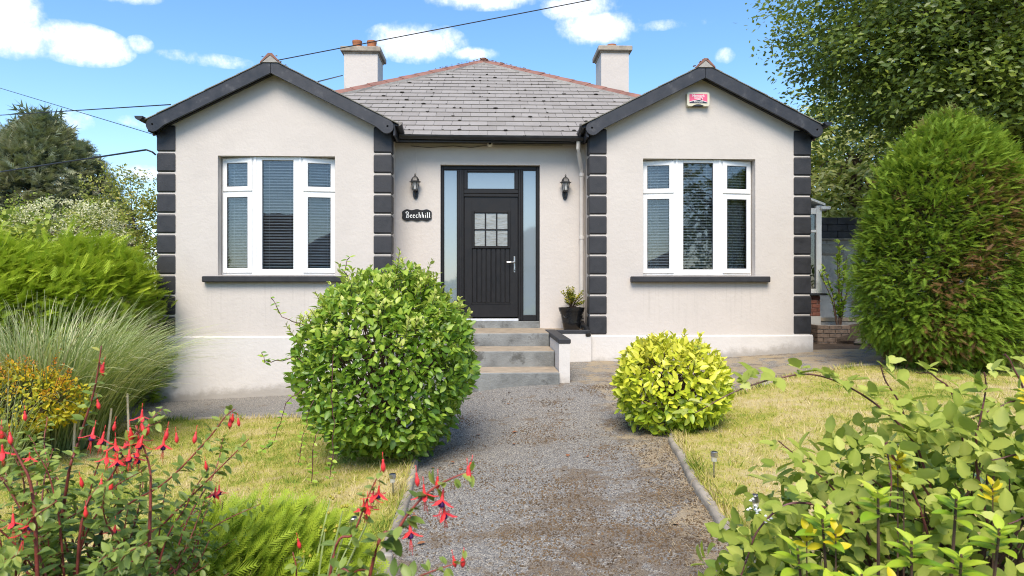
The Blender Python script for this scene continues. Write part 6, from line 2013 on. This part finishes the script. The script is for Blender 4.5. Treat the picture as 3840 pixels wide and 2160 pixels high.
canes = [[(1.9, 2.7, -.2), (1.62, 2.65, .60), (1.517, 2.6, .791), (1.35, 2.6, .943), (1.169, 2.6, 1.026), (1.018, 2.6, 1.018), (.851, 2.6, .966), (.70, 2.6, .885)],
         [(1.9, 2.75, -.2), (1.60, 2.7, .70), (1.53, 2.65, .84), (1.50, 2.65, .92), (1.45, 2.65, 1.0), (1.43, 2.65, 1.06)],
         [(1.5, 2.6, -.2), (1.30, 2.55, .45), (1.18, 2.5, .62), (1.06, 2.5, .73), (.975, 2.5, .80)],
         [(1.5, 2.45, -.2), (1.24, 2.4, .50), (1.11, 2.4, .585), (.97, 2.4, .60), (.87, 2.4, .515), (.83, 2.4, .42), (.80, 2.4, .33)],
         [(1.9, 2.5, -.2), (1.72, 2.5, .60), (1.70, 2.5, .80), (1.715, 2.5, .88), (1.735, 2.5, .99), (1.73, 2.5, 1.05)],
         [(2.3, 2.6, 0), (2.1, 2.6, .75), (1.95, 2.6, .92), (1.84, 2.6, .90), (1.70, 2.6, .84)],
         [(1.6, 2.4, -.1), (1.42, 2.35, .55), (1.28, 2.3, .80), (1.26, 2.3, .83), (1.25, 2.25, .74), (1.245, 2.25, .64)],
         [(2.1, 2.4, -.1), (1.9, 2.35, .70), (1.75, 2.3, .80), (1.62, 2.3, .78)], [(2.0, 2.9, -.1), (1.9, 2.9, .8), (1.80, 2.9, .98), (1.72, 2.9, 1.0)],
         [(1.8, 2.6, -.1), (1.55, 2.5, .55), (1.40, 2.45, .72), (1.36, 2.4, .74)], [(2.1, 2.3, -.1), (1.85, 2.2, .5), (1.70, 2.2, .62), (1.60, 2.2, .60)], [(2.2, 2.7, 0), (2.05, 2.7, .85), (1.98, 2.7, 1.05), (1.95, 2.7, 1.1)]]
LP, LT, LN, LS, LI = [], [], [], [], []
for cn in canes:
    pts = curve_pts(cn, 9); n_ = len(pts); mb = MB(); mb.tube([tuple(p - b) for p in pts], [.0055 * (1 - .65 * i / n_) for i in range(n_)], 6)
    for i in range(4, n_, 1):
        if rng.random() < .8:
            q = pts[i] - b; a = rng.uniform(0, 6.28); d_ = np.array([math.cos(a), math.sin(a) * .6, rng.normal(0, .5)]); mb.tube([tuple(q), tuple(q + unit(d_) * .011)], [.0022, .0003], 4)
    mb.build('cane', M['bramble_cane'], br)
    acc = 0; sgn = 1
    for i in range(1, n_):
        acc += np.linalg.norm(pts[i] - pts[i - 1])
        if pts[i][2] > .25 and acc > .040:
            acc = 0; sgn = -sgn; d_ = unit(pts[i] - pts[i - 1]); t_ = i / n_
            pet = unit(np.array([sgn * .5 + rng.normal(0, .4), rng.normal(-.2, .4), rng.uniform(.0, .7)])); e = pts[i] + pet * rng.uniform(.025, .05)
            nrm = unit(np.array([rng.normal(0, .35), -.35 + rng.normal(0, .3), 1.])); sd = unit(np.cross(nrm, pet))
            s_ = rng.uniform(.056, .088) * (1 - .35 * max(0, t_ - .7) / .3)
            for k, dd in ((0, pet), (1, sd * .9 + pet * .25), (2, -sd * .9 + pet * .25)):
                LP.append(e - b if k == 0 else e - b - pet * .006); LT.append(unit(dd + rng.normal(0, .08, 3))); LN.append(unit(nrm + rng.normal(0, .15, 3))); LS.append(s_ * (1 if k == 0 else .82)); LI.append(np.clip(rng.normal(.52, .16) + .25 * (t_ > .9), 0, .99))
LP, LT, LN, LS, LI = map(np.array, (LP, LT, LN, LS, LI))
order = rng.permutation(len(LP)); LP, LT, LN, LS, LI = LP[order], LT[order], LN[order], LS[order], LI[order]
leaf_pieces('leaf', SER, M['m_bramble'], br, LP[:300] + b, LT[:300], LN[:300], LS[:300], LI[:300], 5, b)
if len(LP) > 300:
    add_leaves('foliage', [scatter(SER[0], SER[1], LP[300:], LT[300:], LN[300:], LS[300:], LI[300:])], M['m_bramble'], br)
mb = MB()
for c_ in ((.84, 2.4, .60), (.865, 2.4, .575), (.90, 2.4, .56)):
    for q in range(6): mb.lathe([(.001, -.004), (.006, 0), (.001, .005)], tuple(np.array(c_) - b + rng.normal(0, .012, 3)), 6)
tag(mb.build('flower_cluster', M['print_white'], br), kind='stuff')

def t_low(lo, sp): return lambda P, rad, d: lo + sp * (rng.random(len(P)) - .5) + .12 * np.clip(d[:, 2], 0, 1)
bush('ivy_clump', 'dark glossy ivy mass under the bramble canes', 'ivy', (2.05, 2.80, .08), (1.22, .42, .66), (1.86, 2.75, ground_z(1.86, 2.75)), None, M['m_ivy'], 3200, (.045, .08), ROUND, t_low(.45, .7), pieces=150, lump=.14, inner=.55, face=.7, zmin=-.6)
bush('bramble_thicket', 'low mass of matt green bramble leaves behind the laurel shoots', 'bramble', (2.05, 2.62, .18), (1.28, .46, .78), (1.70, 2.62, ground_z(1.70, 2.62)), None, M['m_bramble'], 2100, (.05, .085), SER, t_low(.45, .6), pieces=200, lump=.14, inner=.8, face=.7, zmin=-.5)

# laurel rosettes, every leaf a piece
lr = empty('laurel_shrub', (1.30, 2.1, ground_z(1.3, 2.1))); tag(lr, 'bright lime green laurel shoots with broad smooth leaves in the lower right corner', 'laurel'); b = np.array(lr.location)
LP, LT, LN, LS, LI = [], [], [], [], []; mb = MB()
spots = [(1.20, 2.05, .60), (1.05, 2.05, .50), (1.35, 2.05, .56), (1.28, 1.95, .44), (1.10, 1.95, .40), (.98, 2.1, .44), (1.45, 2.0, .46), (1.50, 2.1, .62), (1.18, 2.2, .70), (.92, 2.2, .52), (1.40, 2.15, .70), (1.00, 2.2, .62), (1.22, 1.9, .36), (1.55, 2.0, .36), (1.38, 1.9, .34)]
for s_ in spots:
    s_ = np.array(s_); m_ = s_ * np.array([.9, 1, .5]) + np.array([.13, .02, 0])
    mb.tube([(0, 0, 0), tuple(m_ - b), tuple(s_ - b)], [.008, .006, .004], 5); a0 = rng.uniform(0, 6.28)
    for k in range(11):
        a = a0 + k * 2.4; t_ = k / 11; el_ = .1 + .9 * t_
        d_ = np.array([math.cos(a), math.sin(a), el_]); LP.append(s_ - np.array([0, 0, .07 * (1 - t_)])); LT.append(unit(d_)); LN.append(unit(np.array([-math.cos(a) * el_, -math.sin(a) * el_ - .15, 1]))); LS.append(rng.uniform(.075, .115) * (1 - .35 * t_)); LI.append(np.clip(.35 + .4 * t_ + rng.normal(0, .12), 0, .99))
mb.build('stem', M['twig'], lr)
leaf_pieces('leaf', oval(.23, .07, -.16, 6), M['m_laurel'], lr, np.array(LP), np.array(LT), np.array(LN), np.array(LS), np.array(LI), 5, b)

pv = empty('golden_privet', (1.5, 2.35, ground_z(1.5, 2.35))); tag(pv, 'golden yellow privet sprigs poking through the brambles', 'privet'); b = np.array(pv.location)
LP, LT, LN, LS, LI = [], [], [], [], []; mb = MB()
for s_ in ((1.15, 2.0, .42), (1.12, 2.0, .50), (1.02, 2.15, .60), (1.32, 2.3, .74), (1.30, 2.3, .80), (.95, 2.2, .58), (1.82, 2.4, .80), (1.85, 2.4, .86), (1.78, 2.35, 1.02), (1.80, 2.3, .70), (1.0, 2.05, .46), (1.22, 1.95, .36), (1.9, 2.5, .98), (1.62, 2.3, .70)):
    s_ = np.array(s_); mb.tube([tuple(s_ * np.array([1, 1, .2]) - b), tuple(s_ - b)], [.004, .002], 4)
    for k in range(8):
        a = (k // 2) * 1.57 + (k % 2) * 3.14; t_ = k / 8; d_ = np.array([math.cos(a), math.sin(a) * .8, .3 + .9 * t_]); LP.append(s_ - np.array([0, 0, .06 * (1 - t_)])); LT.append(unit(d_)); LN.append(unit(np.array([-math.cos(a), -.7, .8]))); LS.append(rng.uniform(.035, .06)); LI.append(rng.random() * .98)
mb.build('stem', M['twig'], pv)
leaf_pieces('leaf', OVAL, M['m_yellow'], pv, np.array(LP), np.array(LT), np.array(LN), np.array(LS), np.array(LI), 3, b)

# ------------------------------------------------------------------ small things
def solar(x, y, h_, label):
    z = ground_z(x, y) + .03
    r = empty('solar_stake_light', (x, y, z), random.uniform(0, 6)); tag(r, label, 'garden light', 'solar stake lights along the path')
    mb = MB(); mb.tube([(0, 0, -.04), (0, 0, h_ * .12)], .005, 6); mb.build('spike', M['black_plastic'], r)
    mb = MB(); mb.tube([(0, 0, h_ * .12), (0, 0, h_ * .62)], .0065, 8); mb.build('stalk', M['steel'], r)
    mb = MB(); mb.lathe([(.010, h_ * .62), (.019, h_ * .64), (.021, h_ * .82), (.020, h_ * .83)], (0, 0, 0), 14); smooth_by_angle(mb.build('diffuser', M['lantern_glass'], r))
    mb = MB(); mb.lathe([(.024, h_ * .82), (.026, h_ * .83), (.026, h_ * .99), (.024, h_)], (0, 0, 0), 16); smooth_by_angle(mb.build('cap', M['steel'], r))
    mb = MB(); mb.box(-.014, .014, -.014, .014, h_ + .0005, h_ + .003); mb.build('solar_panel', M['print_dark'], r)
    r.rotation_euler = (random.uniform(-.06, .06), random.uniform(-.06, .06), r.rotation_euler[2])
solar(-.87, 5.0, .17, 'small steel solar stake light nearest the round dark green bush')
solar(-.93, 4.02, .22, 'small steel solar stake light on the left lawn nearest the fuchsia')
solar(1.42, 4.80, .19, 'small steel solar stake light standing clear on the right lawn')
solar(1.36, 3.80, .22, 'small steel solar stake light nearest the bramble')
sk = empty('wooden_stake', (-.645, 3.55, ground_z(-.645, 3.55))); tag(sk, 'short weathered wooden stake at the bottom of the path', 'stake')
mb = MB(); mb.box(-.024, .024, -.02, .02, -.1, .20, .008); mb.build('post', M['wood_grey'], sk)
me = np_mesh('fallen_leaf', np.array(ROUND[0]), np.array(ROUND[1])); me.materials.append(M['leaf_litter'])
for i in range(26):
    x, y = (random.uniform(-.6, 1.1), random.uniform(3.5, 8.5)) if i < 16 else (random.uniform(-.75, -.4), random.uniform(4.2, 6.2))
    o = bpy.data.objects.new('fallen_leaf', me); COL.objects.link(o); o.location = (x, y, ground_z(x, y) + .018); o.rotation_euler = (random.uniform(-.3, .3), random.uniform(-.3, .3), random.uniform(0, 6.3)); o.scale = (random.uniform(.025, .055),) * 3
    tag(o, 'small dry brown leaf lying on the path', 'leaf', 'fallen leaves on the path')

# ------------------------------------------------------------------ across the road (seen in the window reflections)
rd, _ = drape('road', [(-40, -11), (40, -11), (40, -3.5), (-40, -3.5)], M['road'], .01, 4); tag(rd, 'road behind the viewer', kind='structure')
def far_house(x, y, w, d_, zr, ze, roofmat, label, hip_=False):
    r = empty('neighbour_house', (x, y, -.3)); tag(r, label, 'house')
    mb = MB(); mb.box(-w / 2, w / 2, -d_, 0, -.5, ze); mb.build('wall', M['far_wall'], r)
    mb = MB(); i_ = d_ * .5 if hip_ else -.2
    mb.add([(-w / 2 - .3, .35, ze - .1), (w / 2 + .3, .35, ze - .1), (w / 2 + .3, -d_ - .3, ze - .1), (-w / 2 - .3, -d_ - .3, ze - .1), (-w / 2 + i_, -d_ / 2, zr), (w / 2 - i_, -d_ / 2, zr)], [(0, 1, 5, 4), (1, 2, 5), (2, 3, 4, 5), (3, 0, 4), (3, 2, 1, 0)])
    ro = mb.build('roof', roofmat, r)
    mb = MB(); mb.box(w * .28, w * .28 + .7, -d_ / 2 - .4, -d_ / 2 + .4, zr - 1, zr + .9); mb.build('chimney', M['far_wall'], ro)
    for k in (-.3, .3):
        wi = empty('window', (0, 0, 0), 0, r)
        mb = MB(); mb.box(w * k - .8, w * k + .8, .0, .06, 1.1, 2.3); mb.build('frame', M['white_upvc'], wi)
        mb = MB(); mb.box(w * k - .7, w * k + .7, .061, .07, 1.2, 2.2); mb.build('pane', M['print_dark'], wi)
    mb = MB(); mb.box(-.5, .5, .0, .07, 0, 2.2); mb.build('door', M['charcoal'], r)
far_house(-13, -15, 13, 8, 6.0, 3.0, M['roof_brown'], 'brown roofed house across the road')
far_house(5, -17, 11, 8, 5.6, 3.0, M['roof_slate_far'], 'hip roofed grey house across the road', True)
tree('street_tree', 'dark leafy tree across the pavement behind the viewer', (9.0, -4.5, 0), [(9, -4.5, -.5), (9, -4.5, 1.6), (9, -4.5, 3), (9, -4.5, 5)], (9, -4.5, 4.0), (2.6, 2.0, 2.8), 300, 18, LEAF4, (.14, .22), M['m_beech'], t_mix(.35, .3), .6, 0, .15, .5, rad=.14, seed=61)
